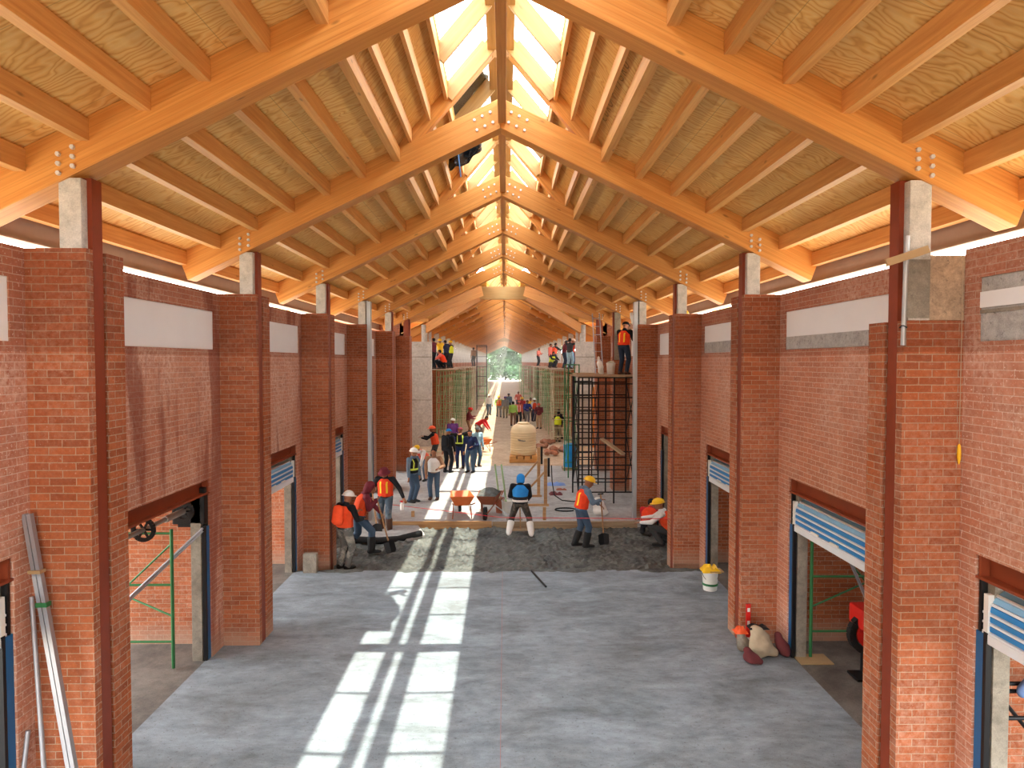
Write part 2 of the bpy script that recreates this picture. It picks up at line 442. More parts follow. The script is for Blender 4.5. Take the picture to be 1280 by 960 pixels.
# white boards high in the walls
where=['in the bay before the first pier','between the first and second piers','between the second and third piers','between the third and fourth piers','between the fourth and fifth piers','between the fifth and sixth piers']
for s in (-1,1):
    for i in range(6):
        y0,y1=PY[i]+.70,PY[i+1]-.20
        m=MB(); m.box(s*(WW+.015),s*(WW+.12),y0,y1,4.58,5.15)
        p=m.build('wall_board',M['panel'] if not (s==1 and i in (0,)) else M['panelgrey'],bevel=.006)
        tag(p,f"{'white' if not (s==1 and i==0) else 'rough grey'} board set in the {SIDE[s]} brick wall {where[i]}",'wall panel','boards high in the brick walls')
        if s==1 and i in (1,2):
            m=MB(); m.box(s*(WW+.004),s*(WW+.02),y0+.02,y1-.02,4.585,4.74+.03*i); m.build('render_band',M['panelgrey'],p)
        if s==1 and i==0:
            m=MB(); m.box(s*(WW+.006),s*(WW+.02),y0,y1,4.83,4.86); m.build('crack_strip',M['conc_dark'],p)
            m=MB(); m.box(s*(WW+.004),s*(WW+.02),y0,y1,4.88,5.02); m.build('plaster_band',M['panel'],p)

# ------------------------------------------------------------------ brick piers
def pier(s, i, y, top=5.43, name='brick_pier', steel='oxide', posttop=None, post='conc'):
    r=empty(name,(0,y,0))
    X=lambda v: s*v
    m=MB()
    m.box(X(WC),X(WW+.05),0,.10,-.32,top)
    m.box(X(WC+.06),X(WW+.05),.10,.60,-.32,top)
    m.box(X(WC),X(WC+.06),.31,.60,-.32,top)
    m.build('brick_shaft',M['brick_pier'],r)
    pt=posttop or (APEX-SL*3.88)
    m=MB(); m.box(X(WC-.0),X(WC+.13),.103,.255,-.32,APEX-SL*(WC+.1)); 
    m.build('steel_channel',M[steel],r)
    m=MB(); m.box(X(WC+.13),X(WC+.15),.10,.26,-.30,min(top,5.43)-.02); m.build('mortar_strip',M['conc'],r)
    m=MB(); m.box(X(WC+.045),X(WC+.245),-.0+.01,.26,top,pt); m.build('concrete_post',M[post],r,bevel=.008)
    return r
pl=['','first','second','third','fourth','fifth','sixth']
for s in (-1,1):
    for i in range(1,7):
        top=5.43; kw={}
        if s==1 and i==1: top=4.78
        if s==1 and i==5: top=4.45; kw['post']='conc_dark'
        if i==4: kw['steel']='galv'
        if i==6: kw['post']='oxide2'
        r=pier(s,i,PY[i],top,**kw)
        lab={1:'brick pier closest to the camera',}.get(i,f'{pl[i]} brick pier along the hall')
        ex={(-1,1):' with metal poles leaning on it',(1,1):' topped by bare rough concrete',(-1,3):' with a grey block at its foot',(1,2):' with tools and sacks at its foot',
            (-1,4):' with grey steel on its corner',(1,4):' with tall grey steel channel beside it',(1,5):' with dark concrete above its short brickwork',(-1,6):', red steel on top, before the crossing',(1,6):', red steel on top, by the ladder',(1,3):', yellow helmet on top'}.get((s,i),'')
        tag(r,f'{SIDE[s]} {lab}{ex}','pier','brick piers along the hall')
        if s==1 and i==1:
            m=MB(); m.box(WC+.24,WW+.15,.005,.30,4.78,5.38); o=m.build('rough_block',M['rough_conc'],r,bevel=.02)
            m=MB(); m.box(WC+.03,WC+.24,.004,.012,4.80,5.34); m.build('form_face',M['conc_dark'],r)
        if i==4:
            m=MB(); m.box(s*(WC-.10),s*(WC-.005),-.03,.02,-.2,6.05); m.box(s*(WC-.10),s*(WC-.075),.02,.16,-.2,6.05); m.build('corner_channel',M['galv'],r)

# far piers (low brickwork, tall posts)
for s in (-1,1):
    for k in range(NF-1):
        r=empty('brick_pier',(0,FY[k],0))
        m=MB(); m.box(s*(WC+.06),s*(WW+.05),0,.5,-.3,4.3); m.build('brick_shaft',M['brick_pier'],r)
        m=MB(); m.box(s*(WC+.05),s*(WC+.33),.1,.38,4.3,APEX-SL*3.95); m.build('concrete_post',M['conc'],r)
        tag(r,f'{SIDE[s]} low brick pier with tall concrete post, {ORD[k]} beyond the crossing','pier','low piers of the far hall')

# concrete wall panels at the far corners of the crossing
for s in (-1,1):
    r=empty('concrete_screen',(0,35.2,0))
    m=MB(); m.box(s*3.72,s*4.98,0,.26,-.02,5.43); m.build('panel_slab',M['conc'],r,bevel=.01)
    m=MB(); m.box(s*3.72,s*4.98,-.012,.0,4.62,4.66); m.box(s*3.72,s*4.98,-.012,.0,2.4,2.43); m.build('joint_strip',M['conc_dark'],r)
    m=MB(); m.tube((s*4.1,.14,5.43),(s*4.1,.14,6.3),.16,14); m.build('round_post',M['conc'],r,smooth=True)
    m=MB(); m.box(s*3.92,s*5.4,.3,.36,5.43,6.50); o=m.build('timber_infill',M['orangeply']); o.location=(0,35.2,0); tag(o,f'orange timber infill above the {SIDE[s]} concrete panel','timber infill','timber infills')
    tag(r,f'tall pale concrete panel at the far {SIDE[s]} corner of the crossing','wall panel','concrete panels at the crossing')

# ------------------------------------------------------------------ door openings: lintels, jambs, shutters
bayw=['in the bay beside the camera','between the first and second piers','between the second and third piers','between the third and fourth piers','between the fourth and fifth piers','between the fifth and sixth piers']
def shutter(s,i,curtain=True,shaft=False):
    ya,yb=PY[i]+1.0,PY[i+1]-(.22 if i==0 else .40)
    r=empty('roller_shutter',(0,0,0)); X=lambda v:s*v
    for y in (ya+.005,yb-.095):
        m=MB(); m.box(X(WW+.02),X(WW+.075),y,y+.09,-.02,1.98)
        g=m.build('guide_rail',M['bluerail'],r)
    m=MB(); m.box(X(WW+.02),X(WW+.07),yb-.135,yb-.097,-.02,2.0); m.build('guide_gasket',M['black'],r)
    for y in (ya+.01,yb-.05):
        m=MB(); m.box(X(WW+.03),X(WW+.46),y,y+.03,1.96,2.47); m.build('end_plate',M['black'],r)
    if curtain:
        # path of the curtain: over the drum, then straight down
        P=[]; cx,cz,rad=WW+.26,2.18,.20
        for k in range(0,13): 
            a=R(90+90*k/12); P.append((cx+rad*math.cos(a),cz+rad*math.sin(a)))
        for k in range(1,5): P.append((cx-rad,cz-.20*k/4))
        L=[0]
        for p,q in zip(P,P[1:]): L.append(L[-1]+math.hypot(q[0]-p[0],q[1]-p[1]))
        def at(d):
            for k in range(len(P)-1):
                if L[k+1]>=d or k==len(P)-2:
                    t=(d-L[k])/(L[k+1]-L[k]); p,q=P[k],P[k+1]
                    dx,dz=q[0]-p[0],q[1]-p[1]; ln=math.hypot(dx,dz)
                    return p[0]+dx*t,p[1]+dz*t,dz/ln,-dx/ln
        m=MB(); n=6; tot=L[-1]
        for k in range(n):
            d0=tot*k/n; sl=tot/n
            pts=[]
            for (u,h) in ((0,.006),(.08,.016),(.58,.016),(.66,.004)): 
                x,z,nxx,nz=at(d0+sl*u); pts.append((x+nxx*h*1.0,z+nz*h))
            inner=[at(d0+sl*u)[:2] for u in (.66,.33,0)]
            m.prism([(X(x),z) for x,z in pts+inner],'y',ya+.06,yb-.06,0 if k<3 else 1)
            pts=[]
            for (u,h) in ((.66,.004),(.72,.026),(.93,.026),(1.0,.006)):
                x,z,nxx,nz=at(min(tot,d0+sl*u)); pts.append((x+nxx*h,z+nz*h))
            inner=[at(min(tot,d0+sl*u))[:2] for u in (1.0,.83,.66)]
            m.prism([(X(x),z) for x,z in pts+inner],'y',ya+.06,yb-.06,2)
        cu=m.build('curtain',[M['bluelt'],M['blue'],M['whiteslat']],r)
        m=MB(); m.box(X(cx-rad-.03),X(cx-rad+.02),ya+.06,yb-.06,1.90,1.985); sub(m.build('bottom_bar',M['whiteslat'],r,bevel=.006),cu)
        m=MB(); m.tube((X(cx),ya+.05,cz),(X(cx),yb-.05,cz),.17,16); m.build('drum',M['whiteslat'],r,smooth=True)
        for k in (0,1):
            yy=ya+1.35+.55*k
            m=MB(); m.box(X(cx-rad-.036),X(cx-rad-.018),yy,yy+.22,2.005,2.035); sub(m.build('sticker',M['plasticwhite'],r),cu)
        m=MB(); m.box(X(cx-rad-.034),X(cx-rad+.02),yb-.14,yb-.085,2.0,2.34); sub(m.build('wrap_tape',M['plasticwhite'],r),cu)
    if shaft:
        cx,cz=WW+.22,2.27
        m=MB(); m.tube((X(cx),ya,cz),(X(cx),yb-.02,cz),.03,12); m.tube((X(cx),yb-.9,cz),(X(cx),yb-.2,cz),.045,12); m.build('shaft',M['galv'],r,smooth=True)
        for yy in (yb-1.45,yb-.38):
            m=MB()
            for k in range(24):
                a,b=2*math.pi*k/24,2*math.pi*(k+1)/24
                m.bar((X(cx)+.13*math.cos(a),yy,cz+.13*math.sin(a)),(X(cx)+.13*math.cos(b),yy,cz+.13*math.sin(b)),.05,.03,(0,1,0))
            for k in range(6):
                a=2*math.pi*k/6; m.bar((X(cx),yy,cz),(X(cx)+.13*math.cos(a),yy,cz+.13*math.sin(a)),.025,.02,(0,1,0))
            m.build('spring_wheel',M['black'],r)
        m=MB(); m.box(X(WW+.03),X(WW+.50),yb-.14,yb-.04,2.02,2.56); m.build('gear_housing',M['black'],r,bevel=.02)
    return r
for s in (-1,1):
    for i in range(6):
        ya,yb=PY[i]+1.0,PY[i+1]-(.22 if i==0 else .40)
        r=empty('steel_lintel',(0,0,0))
        m=MB(); m.box(s*(WW+.10),s*(WW+.14),ya,yb,2.48,2.67); m.build('web',M['oxide2'],r)
        m=MB(); m.box(s*(WW+.004),s*(WW+.20),ya,yb,2.455,2.48); m.build('flange',M['oxide2'],r)
        m=MB(); m.box(s*(WW+.02),s*(WW+.10),yb-.05,yb-.02,2.48,2.67); m.build('end_stiffener',M['oxide2'],r)
        tag(r,f'rust brown steel lintel over the {SIDE[s]} doorway {bayw[i]}','lintel','steel lintels over the doorways'); r['kind']='thing'
        m=MB(); m.box(s*(WW+.085),s*(WW+.235),yb-.14,yb-.01,-.02,2.44)
        o=m.build('jamb_post',M['conc_dark'],bevel=.008); tag(o,f'pale concrete jamb post in the {SIDE[s]} doorway {bayw[i]}','post','jamb posts of the doorways',kind='thing')
        cur=(s,i) in ((-1,0),(-1,2),(-1,3),(1,0),(1,1),(1,2)); sh=(s,i)==(-1,1)
        r=shutter(s,i,cur,sh)
        what='half-rolled blue white shutter' if cur else ('bare shutter shaft with black wheels' if sh else 'blue shutter guide rails')
        tag(r,f'{what} in the {SIDE[s]} doorway {bayw[i]}','roller shutter','roller shutters of the stalls')

# ------------------------------------------------------------------ roof skin
def slope_slab(m,s,xa,xb,f,y0,y1,t=.035):
    m.prism([(s*xa,f(xa)),(s*xb,f(xb)),(s*xb,f(xb)+t),(s*xa,f(xa)+t)],'y',y0,y1)
for (y0,y1) in ((YB,27.5),(35.3,FY[-1]+.6)):
    m=MB()
    for s in (-1,1):
        slope_slab(m,s,1.60,5.3,zply,y0,y1); slope_slab(m,s,.80,1.66,zup,y0,y1)
    ce=struct(m.build('ceiling',M['ply']))
    if y0<0: near_ceiling=ce
m=MB()
for sx in (-1,1):
    for sy in (-1,1):
        A=[(.8,.8),(HALF,HALF),(.8,HALF)]; B=[(.8,0),(9.2,0),(9.2,HALF),(HALF,HALF),(.8,.8)]
        for poly,fz in ((A,lambda x,d:8.40-SL*x),(B,lambda x,d:8.40-SL*d)):
            vs=[(sx*x,YC+sy*d,fz(x,d)) for x,d in poly]; n=len(vs)
            vs+=[(x,y,z+.04) for x,y,z in vs]
            m.add(vs,[tuple(range(n)),tuple(reversed(range(n,2*n)))]+[((k+1)%n,k,n+k,n+(k+1)%n) for k in range(n)])
struct(m.build('ceiling_crossing',M['ply']))
# eave steel along both sides
for s in (-1,1):
    m=MB(); m.box(s*4.98,s*5.08,YB,27.5,5.665,zply(5.08)); m.box(s*4.93,s*5.10,YB,27.5,5.65,5.665)
    o=m.build('eave_beam',M['fascia']); tag(o,f'long brown steel eave beam above the {SIDE[s]} wall gap','beam','eave beams',kind='thing')

def beam_obj(name,p,q,w,h,mat,parent=None,bev=.006):
    p=Vector(p);q=Vector(q);d=q-p;L=d.length
    m=MB(); m.box(0,L,-w/2,w/2,-h/2,h/2)
    o=m.build(name,mat,parent,bevel=bev); o.location=p
    x=d.normalized(); z=Vector((0,0,1)); y=z.cross(x).normalized(); z=x.cross(y)
    o.rotation_euler=Matrix((x,y,z)).transposed().to_euler(); return o
# ------------------------------------------------------------------ trusses
def rafter_mesh():
    th=math.atan(SL); c,sn=math.cos(th),math.sin(th)
    # local x runs down the slope, from the apex; world = (x*c+z*sn, , APEX+.26 - x*sn + z*c)
    pts=[(0.004,APEX),(0.004,APEX+.455),(4.86,APEX+.455-SL*4.86),(4.88,APEX+.36-SL*4.86),(4.76,APEX-SL*4.76)]
    loc=[]
    for X,Z in pts:
        dx,dz=X,Z-(APEX+.26); loc.append((dx*c-dz*sn, dx*sn+dz*c))
    m=MB(); m.prism(loc,'y',-.14,.14); return m,th
def upper_mesh():
    th=math.atan(1.18); c,sn=math.cos(th),math.sin(th)
    pts=[(.135,zup(.135)-.33),(.135,zup(.135)-.005),(1.68,zup(1.68)-.005),(1.68,zup(1.68)-.33)]
    loc=[]
    for X,Z in pts:
        dx,dz=X-.135,Z-(zup(.135)-.15); loc.append((dx*c-dz*sn,dx*sn+dz*c))
    m=MB(); m.prism(loc,'y',-.07,.07); return m,th
rm,rth=rafter_mesh(); um,uth=upper_mesh()
def make_truss(y, bolts=True):
    r=empty('roof_truss',(0,y+.125,0))
    for s in (1,-1):
        a=rm.build('rafter',M['glulam'],r,bevel=.008)
        a.location=(0,0,APEX+.26); a.rotation_euler=(0,rth,0) if s==1 else (0,rth,math.pi)
        u=um.build('upper_rafter',M['glulam'],r,bevel=.006)
        u.location=(s*.135,0,zup(.135)-.15); u.rotation_euler=(0,uth,0) if s==1 else (0,uth,math.pi)
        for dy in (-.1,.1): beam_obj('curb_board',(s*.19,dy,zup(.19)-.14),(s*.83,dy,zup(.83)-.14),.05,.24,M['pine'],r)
        if bolts:
            P=[]
            for k in range(3):
                P.append((.16+.12*k,APEX+.31-SL*(.16+.12*k))); P.append((.12+.12*k,APEX+.14-SL*(.12+.12*k)))
            for cx in (3.83,3.96):
                for k in range(3): P.append((cx,APEX+.07+.085*k-SL*cx))
            for X,Z in P:
                m=MB(); m.tube((s*X,-.166,Z),(s*X,-.13,Z),.021,6,.024); sub(m.build('bolt',M['bolt'],r),a)
    return r
tl=['first','second','third','fourth','fifth','sixth']
ext=['its apex out of frame above','with the black sheet hanging behind it','just behind the black sheet','halfway to the crossing','last but one before the crossing','last before the crossing']
t0=make_truss(PY[1])
for i in range(1,7):
    t=t0 if i==1 else copy_tree(t0); t.location.y=PY[i]+.125
    tag(t,f'{tl[i-1]} laminated timber truss from the camera, {ext[i-1]}','truss','timber roof trusses')
f0=make_truss(FY[0],False)
for k in range(NF):
    t=f0 if k==0 else copy_tree(f0); t.location.y=FY[k]+.125
    tag(t,f'{ORD[k]} laminated timber truss beyond the roof crossing','truss','timber roof trusses')

# valley beams and collar of the crossing
for sx in (-1,1):
    for sy in (-1,1):
        o=beam_obj('valley_beam',(sx*1.0,YC+sy*1.0,zply(1.0)-.38),(sx*(HALF-.05),YC+sy*(HALF-.05),zply(HALF-.05)-.38),.2,.46,M['glulam'])
        tag(o,f"{'near' if sy<0 else 'far'} {SIDE[sx]} diagonal valley beam of the roof crossing",'beam','valley beams',kind='thing')
for y,nm in ((YC+.85,'pale timber collar beam across the roof crossing'),(FY[15]+1.2,'distant timber collar beam far down the roof')):
    r=empty('collar_beam',(0,y,0))
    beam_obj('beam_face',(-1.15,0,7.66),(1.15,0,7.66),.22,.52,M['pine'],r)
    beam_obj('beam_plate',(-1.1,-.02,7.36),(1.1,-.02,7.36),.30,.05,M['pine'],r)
    tag(r,nm,'beam',kind='thing')
# transept purlins
for s in (-1,1):
    for k,d in enumerate((1.3,2.1,2.9,3.7)):
        for sy in (1,):
            x0=d+.15
            o=beam_obj('purlin',(s*x0,YC+sy*d,8.40-SL*d-.095),(s*9.1,YC+sy*d,8.40-SL*d-.095),.08,.18,M['purlin'])
            tag(o,f'{ORD[3-k]} purlin up the far slope of the {SIDE[s]} crossing arm','purlin','purlins of the crossing arms')

# ------------------------------------------------------------------ purlins
MAINX=[4.82,4.31,3.74,3.18,2.64,2.10,1.58]; UPX=[1.37,1.09,.83]
def purlin_proto(L,w,h,name,mat):
    m=MB(); m.box(0,L,-w/2,w/2,-h/2,h/2); return m.build(name,mat,bevel=.004)
L=S-.25
pa=purlin_proto(L,.11,.20,'purlin',M['purlin']); pb=purlin_proto(L,.05,.20,'purlin',M['purlin_up'])
first={'a':True,'b':True}
def put_purlin(s,y,k,label,group):
    up=k>=7; x=(MAINX+UPX)[k]
    src=pb if up else pa; key='b' if up else 'a'
    if first[key]: o=src; first[key]=False
    else: o=src.copy(); COL.objects.link(o)
    tilt=0
    z=(zup(x)-.115) if up else (zply(x)-.105)
    th=(math.atan(1.18) if up else math.atan(SL))*s*.0
    o.location=(s*x,y,z); o.rotation_euler=(0,0,R(90))
    tag(o,label,'purlin',group)
bay=['before the first truss']+[f'between the {tl[i]} and {tl[i+1]} trusses' for i in range(5)]
for i in range(6):
    for s in (-1,1):
        for k in range(10):
            put_purlin(s,PY[i]+.25,k,f'{ORD[k]} timber purlin up from the {SIDE[s]} eave, {bay[i]}','purlins of the near roof')
nb=9
for k2 in range(nb):
    for s in (-1,1):
        for k in range(10):
            put_purlin(s,FY[k2]+.25,k,f'{ORD[k]} purlin up from the {SIDE[s]} eave, {ORD[k2]} bay beyond the crossing','purlins of the far roof')
m=MB()
for k2 in range(nb,NF-1):
    for s in (-1,1):
        for x in MAINX: m.box(s*x-.055,s*x+.055,FY[k2]+.25,FY[k2+1],zply(x)-.205,zply(x)-.005)
        for x in UPX: m.box(s*x-.025,s*x+.025,FY[k2]+.25,FY[k2+1],zup(x)-.215,zup(x)-.015)
o=m.build('purlins',M['purlin']); tag(o,'mass of small timber purlins at the far end of the roof','purlin',kind='stuff')
# ------------------------------------------------------------------ ridge, lantern glazing bars, glass
def seg_name(y0): return y0
segs=[(YB,Y0,'behind the camera')]+[(PY[i],PY[i+1],bay[i]) for i in range(6)]+[(PY[6],FY[0],'over the roof crossing')]+[(FY[k],FY[k+1],f'in the {ORD[k]} bay beyond the crossing') for k in range(NF-1)]
wn=0
for (a,b,txt) in segs:
    if a<0:
        m=MB()
        for s in (-1,1): slope_slab(m,s,.18,.82,lambda x: zup(x)+.03,a+.02,b-.02,.012)
        m.box(-.16,.16,a+.02,b-.02,9.425,9.437); struct(m.build('window_0',M['glass'])); continue
    a2=a+.25
    o=beam_obj('ridge_beam',(.02,a2+.03,8.18),(.02,b-.02,8.18),.12,.34,M['glulam']); tag(o,f'dark timber ridge beam {txt}','beam','ridge beam lengths',kind='thing')
    for s in (-1,1):
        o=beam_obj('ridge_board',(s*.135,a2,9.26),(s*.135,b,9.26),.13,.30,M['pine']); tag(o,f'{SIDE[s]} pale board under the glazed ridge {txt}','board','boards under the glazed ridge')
    wn+=1
    m=MB()
    for s in (-1,1):
        slope_slab(m,s,.18,.82,lambda x: zup(x)+.03,a+.02,b-.02,.012)
    m.box(-.16,.16,a+.02,b-.02,9.425,9.437)
    struct(m.build(f'window_{wn}',M['glass']))
    n=3 if b-a<5 else 6
    if a>FY[13]: n=1
    for q in range(1,n):
        y=a+.125+(b-a)*q/n
        for s in (-1,1):
            m=MB(); th=math.atan(1.18)
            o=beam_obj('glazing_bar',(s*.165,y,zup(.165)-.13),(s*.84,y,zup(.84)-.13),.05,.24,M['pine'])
            tag(o,f'{ORD[q-1]} {SIDE[s]} glazing bar under the skylight {txt}','glazing bar','skylight glazing bars')

# grey stencil lettering on the plywood strip by the kink of the roof
fc=bpy.data.curves.new('stencil_lettering','FONT'); fc.body='CURO F TIGRU'; fc.size=.19; fc.space_character=1.55
fo=bpy.data.objects.new('stencil_lettering',fc); COL.objects.link(fo)
fc.materials.append(plain('stencil_ink',(180,138,84),.8))
th=math.atan(1.18); xv=Vector((0,-1,0)); yv=Vector((-math.cos(th),0,math.sin(th))); zv=xv.cross(yv)
fo.rotation_euler=Matrix((xv,yv,zv)).transposed().to_euler(); fo.location=Vector((1.495,9.75,zup(1.495)))+zv*.004
fo.parent=near_ceiling
# ------------------------------------------------------------------ people
def ell(c, r, M3=None, nu=10, nv=6):
    if not hasattr(r,'__len__'): r=(r,r,r)
    out=[]; c=Vector(c)
    for j in range(nv+1):
        ph=math.pi*j/nv
        for i in range(nu if 0<j<nv else 1):
            th=2*math.pi*i/nu
            v=Vector((r[0]*math.sin(ph)*math.cos(th), r[1]*math.sin(ph)*math.sin(th), r[2]*math.cos(ph)))
            if M3 is not None: v=M3@v
            out.append(c+v)
    return out
class Blob:
    def __init__(s): s.bm=bmesh.new()
    def hull(s,*sets):
        vs=[s.bm.verts.new(v) for st in sets for v in st]
        g=bmesh.ops.convex_hull(s.bm,input=vs)
        junk={e for e in g.get('geom_unused',[]) if isinstance(e,bmesh.types.BMVert)}|{e for e in g.get('geom_interior',[]) if isinstance(e,bmesh.types.BMVert)}
        if junk: bmesh.ops.delete(s.bm,geom=list(junk),context='VERTS')
        return s
    def cap(s,p,q,r1,r2): return s.hull(ell(p,r1),ell(q,r2))
    def mesh(s,name,voxel,smooth_it=2):
        me=bpy.data.meshes.new(name); s.bm.to_mesh(me); s.bm.free()
        o=bpy.data.objects.new(name,me); COL.objects.link(o)
        md=o.modifiers.new('r','REMESH'); md.mode='VOXEL'; md.voxel_size=voxel
        if smooth_it:
            sm=o.modifiers.new('s','SMOOTH'); sm.iterations=smooth_it; sm.factor=.5
        dg=bpy.context.evaluated_depsgraph_get()
        ev=o.evaluated_get(dg)
        m2=bpy.data.meshes.new_from_object(ev,depsgraph=dg)
        m2.name=name
        bpy.data.objects.remove(o); bpy.data.meshes.remove(me)
        m2.polygons.foreach_set('use_smooth',[True]*len(m2.polygons))
        return m2

def ik(a,b,l1,l2,pole):
    d=b-a; D=d.length
    if D>(l1+l2)*.999: b=a+d*((l1+l2)*.999/D); d=b-a; D=d.length
    x=(l1*l1-l2*l2+D*D)/(2*D); h=math.sqrt(max(0,l1*l1-x*x))
    u=d.normalized(); p=pole-u*pole.dot(u)
    if p.length<1e-4: p=u.orthogonal()
    return a+u*x+p.normalized()*h, b

POSES={
 'stand': dict(),
 'stand_talk': dict(hL=(-.20,.26,1.08),hR=(.22,.10,.86)),
 'drink': dict(hL=(-.10,.26,1.46),hR=(.10,.26,1.44),hp=-5),
 'hips': dict(hL=(-.30,.06,.98),hR=(.30,.06,.98)),
 'wide': dict(fL=(-.27,.02,0),fR=(.27,-.04,0),pz=.86,lean=16,hL=(-.16,.36,.92),hR=(.16,.38,.86),hp=32),
 'shovel': dict(fL=(-.10,-.08,0),fR=(.10,.10,0),lean=12,hL=(-.06,.44,.98),hR=(.12,.40,1.12),hp=22),
 'shovelB': dict(fL=(-.14,-.22,0),fR=(.14,.26,0),pz=.87,lean=20,hL=(-.02,.46,.86),hR=(.06,.36,1.16),hp=25),
 'spray': dict(fL=(-.10,.04,0),fR=(.10,-.04,0),hL=(-.46,.10,.92),hR=(.32,.12,.92),hp=20),
 'reach': dict(lean=10,hL=(-.22,.48,1.22),hR=(.14,.50,1.24),hp=5),
 'reachup': dict(hL=(-.14,.40,1.56),hR=(.14,.42,1.50),hp=-8),
 'bend': dict(lean=58,pz=.88,py=-.14,hL=(-.16,.56,.55),hR=(.16,.58,.58),hp=30),
 'crouch': dict(fL=(-.16,.04,0),fR=(.16,-.10,0),pz=.36,py=-.16,lean=24,hL=(-.14,.46,.52),hR=(.14,.48,.56),hp=12),
 'crouchdown': dict(fL=(-.16,.02,0),fR=(.16,.0,0),pz=.34,py=-.16,lean=52,hL=(-.16,.52,.20),hR=(.16,.50,.22),hp=30),
 'walk': dict(fL=(-.09,.24,0),fR=(.09,-.24,.03),pz=.91,hL=(-.24,-.10,.88),hR=(.24,.22,.92)),
 'work': dict(lean=6,hL=(-.12,.38,1.18),hR=(.16,.34,1.06),hp=12),
 'sit': dict(fL=(-.14,.38,0),fR=(.14,.36,0),pz=.50,py=-.02,lean=8,hL=(-.16,.30,.62),hR=(.16,.30,.64)),
}
def skeleton(p):
    g=lambda k,d: p.get(k,d)
    J={}; l=R(g('lean',2)); P=Vector((0,g('py',0),g('pz',.93)))
    u=Vector((0,math.sin(l),math.cos(l))); f=Vector((0,math.cos(l),-math.sin(l)))
    J['P']=P; J['u']=u; J['f']=f; J['W']=P+u*.16; J['C']=P+u*.33; J['S']=P+u*.455
    J['N']=P+u*.50; hp=R(g('hp',4)); yaw=R(g('hy',0))
    Rm=Matrix.Rotation(-yaw,3,'Z')@Matrix.Rotation(-hp,3,'X'); J['R']=Rm
    J['H']=J['N']+Rm@Vector((0,.035,.135))
    for sd,s in (('L',-1),('R',1)):
        sh=J['S']+Vector((s*.185,0,0))-u*.015; J['sh'+sd]=sh
        dflt=(s*.25,.06,.80)
        ht=Vector(g('h'+sd,dflt))
        el,wr=ik(sh,ht,.285,.255,Vector((s*.55,-.9,-.25))); J['el'+sd]=el; J['wr'+sd]=wr
        hip=P+Vector((s*.088,0,-.03)); J['hip'+sd]=hip
        ft=Vector(g('f'+sd,(s*.105,.0,0)))
        an=ft+Vector((0,-.02,.085))
        kn,an=ik(hip,an,.425,.42,Vector((s*.12,1,.1))); J['kn'+sd]=kn; J['an'+sd]=an; J['ft'+sd]=an+Vector((0,.02,-.085))
    return J
def m_body(J,vox):
    b=Blob(); u=J['u']; Rm=J['R']; H=J['H']
    Q=Matrix.Rotation(0,3,'Z')
    rotT=Matrix((Vector((1,0,0)),J['f'],u)).transposed()
    b.hull(ell(J['P'],(.145,.10,.10),rotT),ell(J['W'],(.125,.09,.09),rotT))
    b.hull(ell(J['W'],(.125,.09,.09),rotT),ell(J['C'],(.155,.105,.12),rotT))
    b.hull(ell(J['C'],(.155,.105,.12),rotT),ell(J['S']-u*.03,(.17,.075,.05),rotT))
    b.cap(J['S'],H-Rm@Vector((0,.03,.05)),.062,.055)
    W=lambda x,y,z: H+Rm@Vector((x,y,z))
    b.hull(ell(W(0,-.012,.025),(.076,.096,.092),Rm,12,8),ell(W(0,.02,-.06),(.055,.065,.05),Rm))
    b.hull(ell(W(0,.02,-.05),(.055,.06,.04),Rm),ell(W(0,.068,-.092),(.026,.02,.02),Rm))       # jaw, chin
    b.hull(ell(W(0,.085,.018),.011),ell(W(0,.108,-.024),.014),ell(W(-.014,.092,-.028),.010),ell(W(.014,.092,-.028),.010))   # nose
    b.hull(ell(W(-.05,.078,.026),.012),ell(W(.05,.078,.026),.012),ell(W(0,.088,.03),.012))        # brow
    b.hull(ell(W(-.022,.083,-.058),.010),ell(W(.022,.083,-.058),.010),ell(W(0,.09,-.055),.011))      # lips
    for s in (-1,1): b.hull(ell(W(s*.076,-.005,.02),(.012,.02,.026),Rm),ell(W(s*.074,.0,-.02),(.010,.014,.014),Rm))
    for sd,s in (('L',-1),('R',1)):
        sh,el,wr=J['sh'+sd],J['el'+sd],J['wr'+sd]
        b.cap(sh,el,.052,.040); b.cap(el,wr,.042,.027)
        d=(wr-el).normalized(); side=Vector((s,0,0)); side=(side-d*side.dot(d)).normalized(); nrm=d.cross(side)*s
        if nrm.y>0 and abs(nrm.y)>.4: pass
        B=Matrix((side,nrm,d)).transposed()
        pc=wr+d*.05
        b.hull(ell(wr+d*.005,(.026,.018,.02),B,8,4),ell(pc+d*.03,(.040,.015,.022),B,8,4))
        for k,(off,ln) in enumerate(((-.030,.070),(-.010,.080),(.010,.075),(.029,.058))):
            r0=pc+d*.045+side*off; m1=r0+d*ln*.5+nrm*.008; e=m1+d*ln*.34+nrm*.028
            b.cap(r0,m1,.0095,.009); b.cap(m1,e,.009,.008)
        t0=wr+d*.02-side*s*0+Vector((0,0,0))-side*.026; t1=t0+d*.035-side*.022+nrm*.012; t2=t1+d*.03+nrm*.012
        b.cap(t0,t1,.012,.011); b.cap(t1,t2,.0105,.009)
        hip,kn,an=J['hip'+sd],J['kn'+sd],J['an'+sd]
        b.cap(hip,kn,.082,.056); b.hull(ell(kn,.055),ell(kn.lerp(an,.3)+Vector((0,-.015,0)),.056)); b.cap(kn.lerp(an,.3)+Vector((0,-.012,0)),an,.054,.038)
        b.hull(ell(an+Vector((0,-.03,-.045)),(.036,.04,.038)),ell(an+Vector((0,.13,-.06)),(.042,.06,.024)))
    return b.mesh('person_body',vox)
